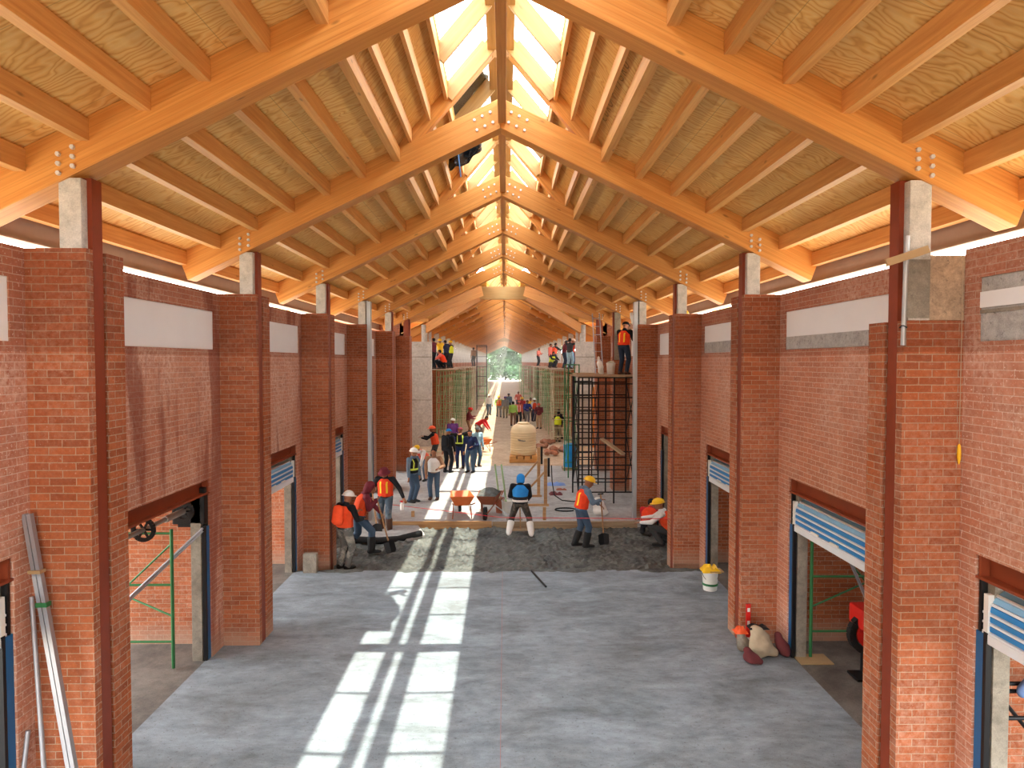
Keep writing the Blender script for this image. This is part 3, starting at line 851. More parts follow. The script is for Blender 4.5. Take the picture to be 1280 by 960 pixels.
def m_top(J,vox,long=True,fat=0.0,length=.0):
    b=Blob(); u=J['u']; rotT=Matrix((Vector((1,0,0)),J['f'],u)).transposed()
    e=.02+fat
    b.hull(ell(J['P']-u*(.02+length),(.150+e,.105+e,.06),rotT),ell(J['W'],(.132+e,.098+e,.09),rotT))
    b.hull(ell(J['W'],(.132+e,.098+e,.09),rotT),ell(J['C'],(.160+e,.110+e,.12),rotT))
    b.hull(ell(J['C'],(.160+e,.110+e,.12),rotT),ell(J['S']-u*.03,(.165+e*.6,.078+e*.6,.052),rotT))
    b.cap(J['S']-u*.01,J['N']+u*.005,.085,.068)
    for sd,s in (('L',-1),('R',1)):
        sh,el,wr=J['sh'+sd],J['el'+sd],J['wr'+sd]
        b.hull(ell(J['S']+Vector((s*.10,0,0))-u*.03,.07),ell(sh,.062+e*.5))
        b.cap(sh,el,.060+e*.5,.052+e*.3)
        if long: b.cap(el,el.lerp(wr,.95),.052+e*.3,.039+e*.2)
    return b.mesh('shirt',vox,3)
def m_vest(J,vox,fat=0.0):
    b=Blob(); u=J['u']; rotT=Matrix((Vector((1,0,0)),J['f'],u)).transposed(); e=.045+fat
    b.hull(ell(J['P']+u*.02,(.150+e,.108+e,.05),rotT),ell(J['W'],(.138+e,.102+e,.08),rotT))
    b.hull(ell(J['W'],(.138+e,.102+e,.08),rotT),ell(J['C'],(.155+e,.112+e,.10),rotT))
    b.hull(ell(J['C'],(.155+e,.112+e,.10),rotT),ell(J['S']-u*.03,(.130+e*.4,.085+e*.5,.050),rotT))
    return b.mesh('vest',vox,2)
def m_trousers(J,vox):
    b=Blob(); u=J['u']; rotT=Matrix((Vector((1,0,0)),J['f'],u)).transposed()
    b.hull(ell(J['P']+u*.04,(.150,.110,.05),rotT),ell(J['P']-Vector((0,0,.02)),(.165,.122,.09)))
    for sd,s in (('L',-1),('R',1)):
        hip,kn,an=J['hip'+sd],J['kn'+sd],J['an'+sd]
        b.cap(hip,kn,.100,.076); b.cap(kn,an+Vector((0,0,.0)),.076,.062)
    return b.mesh('trousers',vox,3)
def m_boots(J,vox,tall,sd):
    b=Blob()
    for sd in (sd,):
        kn,an=J['kn'+sd],J['an'+sd]
        if tall: b.cap(an.lerp(kn,.60),an,.088,.072)
        else: b.cap(an.lerp(kn,.12),an,.055,.052)
        b.hull(ell(an+Vector((0,-.035,-.03)),(.055,.055,.055)),ell(an+Vector((0,.0,-.04)),(.056,.066,.045)),ell(an+Vector((0,.15,-.052)),(.056,.06,.034)))
    return b.mesh('boot',vox,1)
def m_helmet(J):
    m=MB(); n=20; prof=[]
    for k in range(7):
        a=R(90*k/6); prof.append((.118*math.cos(a),.105*math.sin(a)))
    vs=[];fs=[]
    for (r,z) in prof:
        for k in range(n):
            t=2*math.pi*k/n; vs.append((r*math.cos(t)*.90,r*math.sin(t)*1.12,z))
    for i in range(len(prof)-1):
        for k in range(n): fs.append((i*n+k,i*n+(k+1)%n,(i+1)*n+(k+1)%n,(i+1)*n+k))
    m.add(vs,fs)
    # brim, longer at the front; ridge over the crown
    b0=[];
    for k in range(n):
        t=2*math.pi*k/n; ex=.014+.045*max(0,math.sin(t))**2
        b0.append(((.118*.90+ex)*math.cos(t),(.118*1.12+ex)*math.sin(t)))
    for z0,z1 in ((-.008,.004),):
        vs=[(x,y,z0) for x,y in b0]+[(x,y,z1) for x,y in b0]
        m.add(vs,[tuple(reversed(range(n))),tuple(range(n,2*n))]+[(k,(k+1)%n,n+(k+1)%n,n+k) for k in range(n)])
    pts=[Vector((0,.118*1.12*math.cos(R(a)),.106*math.sin(R(a)))) for a in range(20,165,12)]
    m.path(pts,.014,6)
    return m
_cache={}
def clothmat(name,rgb,stripes=None,patches=None,var=.16):
    key=('m',name)
    if key in _cache: return _cache[key]
    t=NT(name); c=t.coord(rnd=5.0); nz=t.noise(c,11,4,.6)
    a=lin(rgb); col=t.mix(nz,tuple(x*(1-var*1.6) for x in a[:3])+(1,),tuple(min(1,x*(1+var)) for x in a[:3])+(1,))
    if patches:
        n2=t.noise(c,5,4,.7); col=t.mix(t.ramp(n2,[(.5,K(0)),(.62,K(.8))]),col,lin(patches))
    if stripes:
        tc=t.n('ShaderNodeTexCoord'); sp=t.n('ShaderNodeSeparateXYZ'); t.l(tc.outputs['Object'],sp.inputs[0])
        ax=t.math('ABSOLUTE',sp.outputs[0])
        def band(v,lo,hi): return t.math('MULTIPLY',t.math('GREATER_THAN',v,lo),t.math('LESS_THAN',v,hi))
        for (lo,hi,zlo,zhi,rgb2,axis) in stripes:
            f=band(ax if axis=='x' else sp.outputs[2],lo,hi)
            f=t.math('MULTIPLY',f,band(sp.outputs[2] if axis=='x' else ax,zlo,zhi))
            col=t.mix(f,col,lin(rgb2))
    _cache[key]=t.done(col,.85,0,.2); return _cache[key]
SKIN=plain('skin_tone',(150,98,70),.6,0,.06,20)
HAIR=plain('dark_hair',(28,22,20),.8)
EYE=plain('eye_dark',(24,18,16),.3)
Y_=(248,210,60); SIL=(226,224,210); LIME=(206,226,70)
VEST_OR=clothmat('orange_vest',(238,72,38),[(.055,.095,1.02,1.32,Y_,'x')])
VEST_PL=clothmat('plain_orange_vest',(238,84,44))
VEST_CO=clothmat('coral_vest',(238,104,78),[(.06,.10,.9,1.4,SIL,'x')])
VEST_BK=clothmat('black_vest',(26,28,30),[(1.02,1.08,0,.5,(206,220,90),'z'),(.085,.115,1.08,1.5,(206,220,90),'x')])
VEST_BL=clothmat('blue_vest',(44,132,204),[(.70,1.03,0,.6,(34,34,38),'z'),(.90,.955,0,.6,(214,206,196),'z')])
VEST_LM=clothmat('lime_vest',(206,220,50))
CL={k:clothmat('cloth_'+k,v) for k,v in dict(black=(30,30,34),navy=(36,44,78),jeans=(66,84,104),jeansdark=(46,58,76),greyblue=(104,122,140),maroon=(112,44,54),brown=(140,104,80),white=(226,224,220),
   lightblue=(160,196,210),grey=(136,134,130),dusty=(150,146,136),blue=(44,132,204),red=(196,40,48),coral=(226,110,90),darkgrey=(62,62,62),purple=(104,60,130),royal=(40,56,150),lime=(160,204,90),khaki=(150,140,110),yellow=(238,196,50),tan=(196,166,130)).items()}
CL['dusty2']=clothmat('cloth_dustywork',(104,104,100),patches=(168,164,152))
CL['muddy']=clothmat('cloth_muddy',(70,66,62),patches=(120,104,92))
CL['fadedjeans']=clothmat('cloth_fadedjeans',(76,92,106),patches=(120,132,140))
BOOT={'black':M['rubber'],'white':plain('white_rubber',(224,220,212),.5),'brown':plain('brown_leather',(84,56,42),.6)}

def person(label,x,y,z,face,pose='stand',top=None,legs=None,boots='black',tall=False,vest=None,head=None,hcol=None,short=False,scale=1.0,vox=.014,near=False,pack=None,extra=None,group='construction workers in the hall',hood=None,hy=0):
    key=(pose,vox,hy)
    pd=dict(POSES[pose]); pd['hy']=hy
    J=skeleton(pd)
    def layer(nm,fn,*a):
        k=key+(nm,)+tuple(a)
        if k not in _cache: _cache[k]=fn(J,vox,*a)
        return _cache[k]
    r=empty('person',(x,y,z),-R(face)); r.scale=(scale*1.1,scale*1.1,scale)
    def part(nm,me,mat,par=r):
        if len(me.materials)==0: me.materials.append(mat)
        o=bpy.data.objects.new(nm,me); COL.objects.link(o); o.parent=par
        o.material_slots[0].link='OBJECT'; o.material_slots[0].material=mat
        return o
    body=part('body',layer('body',m_body),SKIN)
    part('trousers',layer('tr',m_trousers),legs); 
    part('shirt',layer('top',m_top,not short,0.0,0.0) if pose!='x' else None,top)
    for sd in 'LR': part('boot',layer('bt',m_boots,tall,sd),BOOT[boots])
    if vest: part('vest',layer('ve',m_vest),vest)
    H,Rm=J['H'],J['R']
    place=lambda o: (setattr(o,'location',H),setattr(o,'rotation_euler',Rm.to_euler()))
    if head=='helmet':
        o=m_helmet(J).build('helmet',hcol,r,smooth=True); o.location=H+Rm@Vector((0,-.008,.045)); o.rotation_euler=Rm.to_euler()
    elif head=='cap':
        m=MB(); m.lathe([(.098,-.0),(.100,.03),(.085,.07),(.05,.095),(.005,.104)],n=16,sy=1.12)
        m.prism([(-.07,.08),(.07,.08),(.06,.17),(-.06,.17)],'z',.0,.012)
        o=m.build('cap',hcol,r,smooth=True); o.location=H+Rm@Vector((0,-.008,.028)); o.rotation_euler=Rm.to_euler()
    elif head=='hat':
        m=MB(); m.lathe([(.150,-.035),(.104,.008),(.100,.05),(.08,.088),(.005,.098)],n=18,sy=1.1)
        o=m.build('bucket_hat',hcol,r,smooth=True); o.location=H+Rm@Vector((0,-.008,.03)); o.rotation_euler=Rm.to_euler()
    elif head=='hair':
        b=Blob(); b.hull(ell((0,-.025,.045),(.085,.098,.085)),ell((0,-.05,-.02),(.076,.06,.05))); o=part('hair',b.mesh('hair',.012,1),hcol or HAIR); place(o)
    if hood is not None or head=='hood':
        b=Blob(); b.hull(ell((0,-.035,.035),(.105,.112,.108)),ell((0,-.045,-.10),(.10,.085,.05))); b.hull(ell((0,-.03,.10),(.05,.07,.05)),ell((0,-.09,.06),(.05,.05,.06)))
        o=part('hood',b.mesh('hood',.012,2),hcol); place(o)
    if near:
        for s in (-1,1):
            m=MB(); m.lathe([(.0005,-.009),(.008,-.004),(.009,0),(.008,.004),(.0005,.009)],n=8); o=m.build('eye',EYE,r,smooth=True,loc=H+Rm@Vector((s*.032,.078,.006)))
    if pack is not None:
        b=Blob(); rotT=Matrix((Vector((1,0,0)),J['f'],J['u'])).transposed(); c=J['C']-J['f']*.19
        b.hull(ell(c+J['u']*.10,(.13,.07,.06),rotT),ell(c-J['u']*.20,(.15,.09,.08),rotT))
        part('backpack',b.mesh('backpack',.014,2),pack)
    tag(r,label,'person',group)
    return r,J

def W(px,py,z=0.0):
    Y=(4.4-z)*850/(py-452); return ((px-631)*Y/850+.06, Y)
P=person; HY=M['yellow']; HW=M['plasticwhite']; HO=M['coral']
# --- around the fresh concrete
P('person in white helmet with orange backpack beside the third brick pier',-3.44,14.75,-.13,35,'work',CL['black'],CL['dusty2'],'black',False,VEST_PL,'helmet',HW,near=True,pack=VEST_PL,vox=.011)
P('person in maroon hood and orange vest shovelling behind white helmet',-3.42,16.05,-.14,70,'shovelB',CL['maroon'],CL['jeans'],'black',True,VEST_PL,'hood',CL['maroon'],near=True,vox=.011,scale=1.06)
P('person in maroon bucket hat and orange vest holding shovel and spray bottle',-3.12,18.05,-.13,188,'spray',CL['black'],CL['fadedjeans'],'brown',True,VEST_OR,'hat',CL['maroon'],near=True,vox=.011,scale=1.03)
P('person in white helmet and black reflective vest standing on the slab',-2.83,21.2,0,120,'stand',CL['greyblue'],CL['jeans'],'black',False,VEST_BK,'helmet',HW,near=True,vox=.011)
P('bareheaded person in brown jacket over white shirt with jeans',-2.2,21.6,0,185,'stand_talk',CL['brown'],CL['jeans'],'brown',False,CL['white'],'hair',near=True,vox=.011,scale=.97)
P('person in blue hooded vest bending, legs apart, in wet concrete',.46,17.7,-.16,5,'wide',CL['black'],CL['muddy'],'white',True,VEST_BL,'hood',CL['blue'],near=True,vox=.011)
P('person in yellow helmet and orange vest leaning on a shovel',1.92,16.5,-.14,75,'shovel',CL['greyblue'],CL['jeans'],'black',True,VEST_OR,'helmet',HY,near=True,vox=.011,scale=1.03)
P('person in yellow helmet and white shirt crouching beside third brick pier',4.0,16.75,-.15,-70,'crouch',CL['white'],CL['darkgrey'],'black',False,VEST_PL,'helmet',HY,near=True,vox=.011,scale=1.05)
P('dark-haired person in red vest crouching low by the brick wall',3.86,17.75,-.15,20,'crouchdown',CL['red'],CL['black'],'black',False,VEST_OR,'hair',near=True,vox=.011)
# --- the group on the far slab
P('person in coral vest and yellow cap bending behind the white helmet',-2.98,25.0,0,200,'bend',CL['white'],CL['jeans'],'black',False,VEST_CO,'cap',HY)
P('person in orange helmet and orange vest reaching to the wall',-2.85,28.5,0,-80,'reach',CL['black'],CL['darkgrey'],'black',False,VEST_PL,'helmet',HO)
P('person in black jacket and blue cap wearing a backpack',-2.2,26.9,0,25,'stand',CL['black'],CL['black'],'black',False,None,'cap',CL['blue'],pack=CL['black'],scale=1.03)
P('person in black jacket and navy trousers drinking, feet apart',-1.78,28.0,0,180,'drink',CL['black'],CL['navy'],'black',False,VEST_BK,'cap',CL['maroon'])
P('person in dark jacket and jeans with a grey bag',-1.30,26.9,0,200,'stand_talk',CL['navy'],CL['jeans'],'black',False,None,'hair')
P('person in light blue shirt and jeans at the edge of the group',-1.12,28.4,0,150,'stand',CL['lightblue'],CL['jeans'],'brown',False,None,'cap',CL['grey'])
P('person in white and purple behind the blue cap',-2.45,32.6,0,160,'stand',CL['purple'],CL['royal'],'black',False,None,'cap',M['plasticwhite'])
P('person in red helmet and dark red shirt by the far scaffolds',-2.1,40,0,90,'work',CL['maroon'],CL['brown'],'black',False,None,'helmet',M['redpaint'],vox=.02)
P('person in red shirt bending over near the sunlit strip',-1.35,38,0,110,'bend',CL['red'],CL['grey'],'black',False,None,'hair',vox=.02)
# --- distant crowd in the far hall
far=[('person in lime hood and orange vest walking far down the aisle',-.42,54,170,'walk','lime','grey',VEST_OR,'helmet',M['yellow']),
('person in grey clothes and purple cap far down the aisle',.1,53,190,'stand','grey','khaki',None,'cap',CL['purple']),
('person in bright lime shirt behind the beige tank',.62,46.4,10,'stand','lime','brown',None,'hair',None),
('person in coral vest just right of the lime shirt',1.03,47.2,175,'stand','coral','darkgrey',VEST_CO,'cap',CL['coral']),
('person in red shirt and yellow helmet in the far crowd',1.42,52,200,'work','red','darkgrey',None,'helmet',M['yellow']),
('person in royal blue shirt in the far crowd',1.62,48,160,'work','royal','grey',None,'hair',None),
('person in yellow shirt in the far crowd',2.0,51,190,'stand','yellow','darkgrey',None,'hair',None),
('person in orange vest and white helmet in the far crowd',2.2,50,140,'stand','white','navy',VEST_PL,'helmet',M['plasticwhite']),
('person in dark red jacket and pink cap bending, far crowd',2.32,44.5,200,'work','maroon','tan',None,'cap',CL['coral']),
('person in lime vest over black jacket by the green scaffold',2.96,37.2,30,'reach','black','khaki',VEST_LM,'hair',None),
('person in black jacket beside the lime vest',3.22,38.4,-60,'work','black','darkgrey',None,'cap',CL['black']),
('person in teal grey shirt behind the lime shirt',.40,58,180,'stand','greyblue','darkgrey',None,'cap',CL['darkgrey']),
('person in white shirt standing far off near the glare',-1.25,56,160,'stand','white','jeans',None,'helmet',M['plasticwhite']),
('person in coral shirt at the far bend of the crowd',1.3,62,180,'walk','coral','jeans',None,'hair',None)]
for lab,x,y,f,po,tp,lg,ve,hd,hc in far:
    P(lab,x,y,0,f,po,CL[tp],CL[lg],'black',False,ve,hd,hc,vox=.02,group='distant crowd in the far hall')
# --- on the scaffolds
ZP=3.99
sc=[('person in black and red on the black scaffold by the pier',3.84,21.6,ZP,40,'work','black','jeansdark',VEST_OR,'cap',CL['black']),
('person in dark top and pale jeans beside the far concrete panel',3.62,37.2,ZP,30,'reachup','darkgrey','lightblue',None,'hair',None),
('person in orange vest on the scaffold behind the concrete panel',3.80,38.2,ZP,60,'work','coral','navy',VEST_PL,'helmet',M['plasticwhite']),
('person in maroon shirt and white helmet on the far scaffold',3.60,40.6,ZP,80,'work','maroon','jeansdark',None,'helmet',M['plasticwhite']),
('person in orange vest leaning to the wall, far scaffold',3.40,46.0,ZP,60,'reach','black','navy',VEST_PL,'hair',None),
('person in black sitting low with a yellow bag, far scaffold',3.20,44.4,ZP,150,'crouch','black','darkgrey',VEST_LM,'hair',None),
('person in orange and black standing at the distant scaffold end',3.30,48.6,ZP,120,'stand','coral','black',None,'hair',None),
('small distant person in pink shirt at the scaffold end',3.2,64.2,ZP,120,'work','coral','black',None,'hair',None),
('person in dark red on the scaffold beside the pale concrete panel',-3.80,37.0,ZP,-60,'reachup','maroon','black',None,'hair',None),
('person in yellow top on the green scaffold',-3.62,38.8,ZP,-40,'reachup','yellow','darkgrey',None,'helmet',M['yellow']),
('person in orange vest kneeling on the green scaffold',-3.44,37.6,ZP,-80,'crouch','coral','black',VEST_OR,'hair',None),
('person in navy top with pink bag on the green scaffold',-3.40,40.4,ZP,-50,'work','navy','black',None,'hair',None),
('person in yellow vest at the far end of the green scaffold',-3.30,42.4,ZP,-60,'reachup','black','black',VEST_LM,'helmet',M['yellow']),
('dark-clothed person standing inside the tall black frame',-2.75,61.6,ZP,-40,'stand','brown','darkgrey',None,'hair',None)]
for lab,x,y,z,f,po,tp,lg,ve,hd,hc in sc:
    P(lab,x,y,z,f,po,CL[tp],CL[lg],'brown',False,ve,hd,hc,vox=.016 if y<30 else .02,group='workers on the scaffolds',scale=1.0)
# ------------------------------------------------------------------ scaffolds
def scaffold(name,x0,x1,y0,y1,h,mat,rung=.45,deck=True,label='',group=None,z0=0.0,extra_post=None,deckx=None,r_=.022,plates=False):
    r=empty(name,(0,0,0))
    posts=[x0,x1]+list(extra_post or [])
    for y in (y0,y1):
        m=MB()
        for x in posts: m.tube((x,y,z0),(x,y,h),r_,8)
        z=z0+.35
        while z<h-.05:
            m.tube((x0,y,z),(x1,y,z),r_*.8,6); z+=rung
        m.tube((x0,y,h-.02),(x1,y,h-.02),r_,6)
        m.build('frame',mat,r,smooth=True)
    for x in (x0,x1):
        m=MB(); n=max(1,round((h-z0)/2))
        for k in range(n):
            za=z0+.3+(h-z0-.5)*k/n; zb=z0+.3+(h-z0-.5)*(k+1)/n
            m.tube((x,y0,za),(x,y1,zb),r_*.6,6); m.tube((x,y0,zb),(x,y1,za),r_*.6,6)
        m.build('cross_brace',mat,r,smooth=True)
    if deck:
        a,b=deckx or (x0-.06,x1+.06); n=4
        for k in range(n):
            xa=a+(b-a)*k/n; m=MB(); m.box(xa+.005,xa+(b-a)/n-.005,y0-.25,y1+.25,h,h+.04); m.build('deck_plank',M['plank'],r)
    tag(r,label,'scaffold',group); return r
scaffold('scaffold_tower',2.34,4.12,20.95,22.7,3.93,M['black'],.42,True,'black scaffold tower beside the grey channel pier, worker on top','scaffold towers',extra_post=(2.66,3.44),deckx=(2.28,4.22),r_=.026)
scaffold('scaffold_tower',2.70,3.40,24.2,26.0,3.93,M['black'],.55,True,'second black scaffold tower just behind the worker tower','scaffold towers',deckx=(2.6,4.2),r_=.024)
scaffold('scaffold_tower',2.46,2.86,25.6,27.2,4.3,M['green'],.9,False,'slim green scaffold frame standing behind the blue barrel','scaffold towers')
m4=[M['cream'],M['palegreen'],M['palegreen'],M['cream'],M['green'],M['palegreen'],M['cream']]
mn={'cream_scaffold_paint':'cream','pale_green_scaffold_paint':'pale green','green_scaffold_paint':'green'}
for s in (-1,1):
    for k in range(7):
        y=36.7+4.1*k
        xa,xb=(2.70,3.62)
        scaffold('scaffold_tower',s*xb if s<0 else xa,s*xa if s<0 else xb,y,y+2.4,3.93,m4[(k+(1 if s<0 else 0))%7],.46,True,f'{mn[m4[(k+(1 if s<0 else 0))%7].name]} scaffold tower, {ORD[k]} along the {SIDE[s]} wall past the crossing','scaffold towers',deckx=(s*2.6,s*4.05) if s>0 else (-4.05,-2.6))
for s in (-1,1):
    for k in range(3):
        y=66+9*k
        scaffold('scaffold_tower',s*2.9 if s<0 else 1.9,s*1.9 if s<0 else 2.9,y,y+2.4,3.93,m4[k+1],.46,True,f'distant pale scaffold tower, {ORD[k]} of those standing in from the {SIDE[s]} wall','scaffold towers')
r=empty('rail_frame',(0,0,0)); r.name='railing'
for x in (-3.05,-2.55): m=MB(); m.box(x-.03,x+.03,29.2,29.26,-.01,1.05); m.build('post',M['cream'],r)
for z in (.5,1.02): m=MB(); m.box(-3.4,-2.5,29.2,29.25,z,z+.06); m.build('rail',M['cream'],r)
tag(r,'cream wooden railing behind the orange helmeted worker','railing')
scaffold('scaffold_tower',-2.5,-1.6,61.5,63.3,5.9,M['black'],.9,False,'tall thin black frame rising above the far green scaffolds','scaffold towers')

# ------------------------------------------------------------------ props on the slabs
def wheelbarrow(x,y,z,rz,tub,label,load=None):
    r=empty('wheelbarrow',(x,y,z),R(rz))
    # tub: truncated box, open top
    b=[(-.20,-.28),(.20,-.28),(.17,.26),(-.17,.26)]; t=[(-.34,-.42),(.34,-.42),(.27,.52),(-.27,.52)]
    m=MB(); vs=[(x_,y_,.36) for x_,y_ in b]+[(x_,y_,.64) for x_,y_ in t]+[(x_*.97,y_*.97,.64) for x_,y_ in t]+[(x_*.94,y_*.94,.375) for x_,y_ in b]
    fs=[(3,2,1,0)]+[(k,(k+1)%4,4+(k+1)%4,4+k) for k in range(4)]+[(4+k,4+(k+1)%4,8+(k+1)%4,8+k) for k in range(4)]+[(8+k,8+(k+1)%4,12+(k+1)%4,12+k) for k in range(4)]+[(12,13,14,15)]
    m.add(vs,fs); m.build('tub',tub,r)
    m=MB()
    for s in (-1,1): m.path([(s*.30,-.95,.56),(s*.26,-.45,.42),(s*.17,.1,.33),(s*.06,.62,.19)],.018,8)
    m.build('handle_frame',M['rust'],r,smooth=True)
    for s in (-1,1):
        m=MB(); m.path([(s*.24,-.30,.37),(s*.27,-.34,.0)],.016,6); m.path([(s*.27,-.34,.02),(s*.22,.05,.33)],.013,6); m.build('leg',M['rust'],r)
    m=MB(); 
    for k in range(16):
        a,b2=2*math.pi*k/16,2*math.pi*(k+1)/16
        m.bar((0,.62+.15*math.cos(a),.19+.15*math.sin(a)),(0,.62+.15*math.cos(b2),.19+.15*math.sin(b2)),.08,.075,(1,0,0))
    m.build('wheel',M['rubber'],r)
    if load:
        n=14; vs=[];fs=[]
        for j in range(n+1):
            for i in range(n+1):
                u,v=i/n*2-1,j/n*2-1; xx=u*.30*(1-.1*(v+1)/2); yy=.05+v*.44
                hh=.63+.17*max(0,(1-u*u)*(1-v*v))**.7+.03*mnoise.noise(Vector((u*4,v*4,2)))
                vs.append((xx,yy,hh))
        for j in range(n):
            for i in range(n): a=j*(n+1)+i; fs.append((a,a+1,a+n+2,a+n+1))
        m=MB(); m.add(vs,fs); o=m.build('load',M['fresh'],r,fix=False); o['kind']='stuff'
    tag(r,label,'wheelbarrow','wheelbarrows on the slab')
wheelbarrow(-1.18,19.25,0,8,M['orange'],'empty orange wheelbarrow at the slab edge in the sun strip')
wheelbarrow(-.40,19.35,0,172,M['rust'],'rusty wheelbarrow heaped with wet grey concrete',True)
wheelbarrow(-1.05,33.2,0,30,M['orange'],'orange wheelbarrow farther back near the sunlit strip')

# water tank on pallets
r=empty('water_tank',(.88,30.0,.30)); m=MB(); prof=[(.52,0),(.56,.04)]
for k in range(9): z=.10+.105*k; prof+=[(.555,z),(.575,z+.03),(.575,z+.06),(.555,z+.085)]
prof+=[(.55,1.08),(.53,1.16),(.45,1.27),(.34,1.33),(.26,1.35)]
m.lathe(prof,n=36); m.build('tank_body',M['tank'],r,smooth=True)
m=MB(); m.lathe([(.27,1.34),(.28,1.36),(.28,1.40),(.20,1.43),(.01,1.44)],n=28); m.build('lid',M['tank'],r,smooth=True)
# dark slanted script mark on the side, wrapped on the body
m=MB()
for a0,z0,a1,z1,w in ((-116,.70,-104,.68,.05),(-104,.675,-92,.66,.045),(-94,.655,-82,.655,.05),(-112,.66,-88,.63,.02)):
    for k in range(4):
        t0,t1=k/4,(k+1)/4; aa=R(a0+(a1-a0)*t0); ab=R(a0+(a1-a0)*t1); za=z0+(z1-z0)*t0; zb=z0+(z1-z0)*t1
        m.bar((.578*math.cos(aa),.578*math.sin(aa),za),(.578*math.cos(ab),.578*math.sin(ab),zb),.006,w,(0,0,1))
m.build('printed_mark',M['conc_dark'],r)
tag(r,'ribbed beige plastic water tank standing on timber blocks','water tank')
r=empty('pallet',(.88,30.0,0)); 
for k in range(3): m=MB(); m.box(-.62,.62,-.55+.42*k,-.40+.42*k+.1,.0,.16); m.build('bearer',M['purlin'],r,bevel=.01)
for k in range(4): m=MB(); m.box(-.58+.31*k,-.33+.31*k,-.6,.6,.16,.295); m.build('block',M['purlin'],r,bevel=.01)
tag(r,'stack of yellowish timber blocks under the beige tank','pallet')

r=empty('barrel',(2.72,27.6,.12)); m=MB(); m.lathe([(.25,0),(.27,.02),(.27,.30),(.28,.32),(.27,.34),(.27,.62),(.28,.64),(.27,.66),(.27,.90),(.24,.93)],n=24); m.build('barrel_body',M['plasticblue'],r,smooth=True)
m=MB(); m.box(-.27,-.15,-.26,-.1,.93,1.10); m.build('white_jug',M['plasticwhite'],r,bevel=.03)
tag(r,'bright blue plastic barrel beside the green scaffold','barrel')
m=MB(); m.box(2.4,3.05,27.3,27.9,0,.115); tag(m.build('plank_bed',M['plank'],bevel=.01),'grey planks under the blue barrel','plank')

# timber prop frames
for k,(x,y,h) in enumerate(((1.16,22.0,1.62),(1.30,20.6,1.45))):
    r=empty('timber_prop',(x,y,0)); m=MB(); m.box(-.05,.05,-.04,.04,.06,h); m.build('post',M['formwood'],r,bevel=.004)
    m=MB(); m.bar((-.9,.0,.10),(-.03,0,h*.72),.05,.09,(0,1,0)); m.build('diagonal',M['formwood'],r)
    m=MB(); m.box(-.95,.1,-.05,.05,0,.06); m.build('sole',M['formwood'],r)
    m=MB(); m.box(.06,.13,-.03,.03,h-.55,h+.02); m.build('clamp',M['rubber'],r)
    tag(r,['braced timber prop, the one farther back','braced timber prop nearer the slab edge'][k],'prop','braced timber props')
# tool buckets with long float handles
for k,(x,y,c,h) in enumerate(((-.07,19.7,M['rust'],1.25),(.12,19.35,M['plasticwhite'],1.30))):
    r=empty('bucket',(x,y,0)); m=MB(); m.lathe([(.12,0),(.125,.01),(.155,.40),(.165,.42),(.15,.42),(.145,.38)],n=18); m.build('pail',c,r,smooth=True)
    m=MB(); m.path([(.15*math.cos(R(a)),0,.40+.10*math.sin(R(a))) for a in range(0,181,20)],.006,5); m.build('handle',M['galv'],r)
    tag(r,['reddish pail with a long pole, beside the loaded wheelbarrow','white pail with a long pole, left of blue hood'][k],'bucket','pails at the slab edge')
    m=MB(); m.tube((x+.02,y,.02),(x-.16,y+.1,h+.15),.025,8); tag(m.build('pole',M['palegreen'],smooth=True),['grey green pole leaning in the reddish pail','grey green pole leaning in the white pail'][k],'pole','poles in the pails')
r=empty('float_tool',(.1,18.9,0)); m=MB(); m.tube((-.3,.1,.35),(.2,-.1,.02),.015,6); m.build('handle',M['galv'],r); m=MB(); m.box(.0,.45,-.18,-.04,.0,.03); m.build('blade',M['conc_dark'],r)
tag(r,'concrete float tool lying at the slab edge by the pails','float')
# slab edge boards, stakes, string
m=MB(); m.box(-3.2,-.3,18.50,18.55,-.30,.025); tag(m.build('form_board',M['formwood'],bevel=.004),'brown form board along the slab edge, sun strip side','board','form boards at the slab edge')
m=MB(); m.box(-.28,3.7,18.50,18.55,-.30,.015); tag(m.build('form_board',M['plank'],bevel=.004),'pale form board along the slab edge, scaffold side','board','form boards at the slab edge')
for k,(x,y,h) in enumerate(((-2.55,19.2,.16),(1.16,18.75,.36),(2.12,18.75,.34))):
    m=MB(); m.box(x-.045,x+.045,y-.03,y+.03,-.02,h); tag(m.build('stake',M['formwood'],bevel=.006),['short wooden stake near the slab edge board','wooden stake below the timber props','wooden stake beside the yellow helmeted shoveller'][k],'stake','stakes at the slab edge')
m=MB(); m.path([(-3.74,18.83,.50),(0,17.5,.36),(3.73,15.0,.90)],.008,5); tag(m.build('string_line',M['redline']),'red string line stretched across the fresh concrete','string')
m=MB(); m.path([(-3.8,16.9,-.04),(-3.1,16.85,-.06),(-2.6,16.95,-.05),(-2.1,17.4,-.02)],.085,10); tag(m.build('pipe',M['rubber'],smooth=True),'thick black pipe lying at the edge of fresh concrete','pipe')
m=MB(); m.prism([(-3.9,17.0),(-2.4,17.0),(-2.0,17.45),(-2.3,18.45),(-3.9,18.45)],'z',-.25,-.06); tag(m.build('concrete_ledge',M['slab'],bevel=.02),'pale concrete ledge behind the black pipe','ledge')
m=MB(); m.box(-4.14,-3.86,14.05,14.19,0,.40); tag(m.build('concrete_block',M['conc_dark'],bevel=.012),'grey concrete block at the foot of third brick pier','block')
m=MB(); m.tube((.62,14.1,.02),(.86,13.1,.02),.02,8); tag(m.build('steel_rod',M['black'],smooth=True),'short black rod lying on the finished slab','rod')
m=MB(); m.box(.007,.013,-1,14.1,.0,.003); tag(m.build('chalk_string',M['chalk']),'thin red chalk line along the middle of the floor','string')
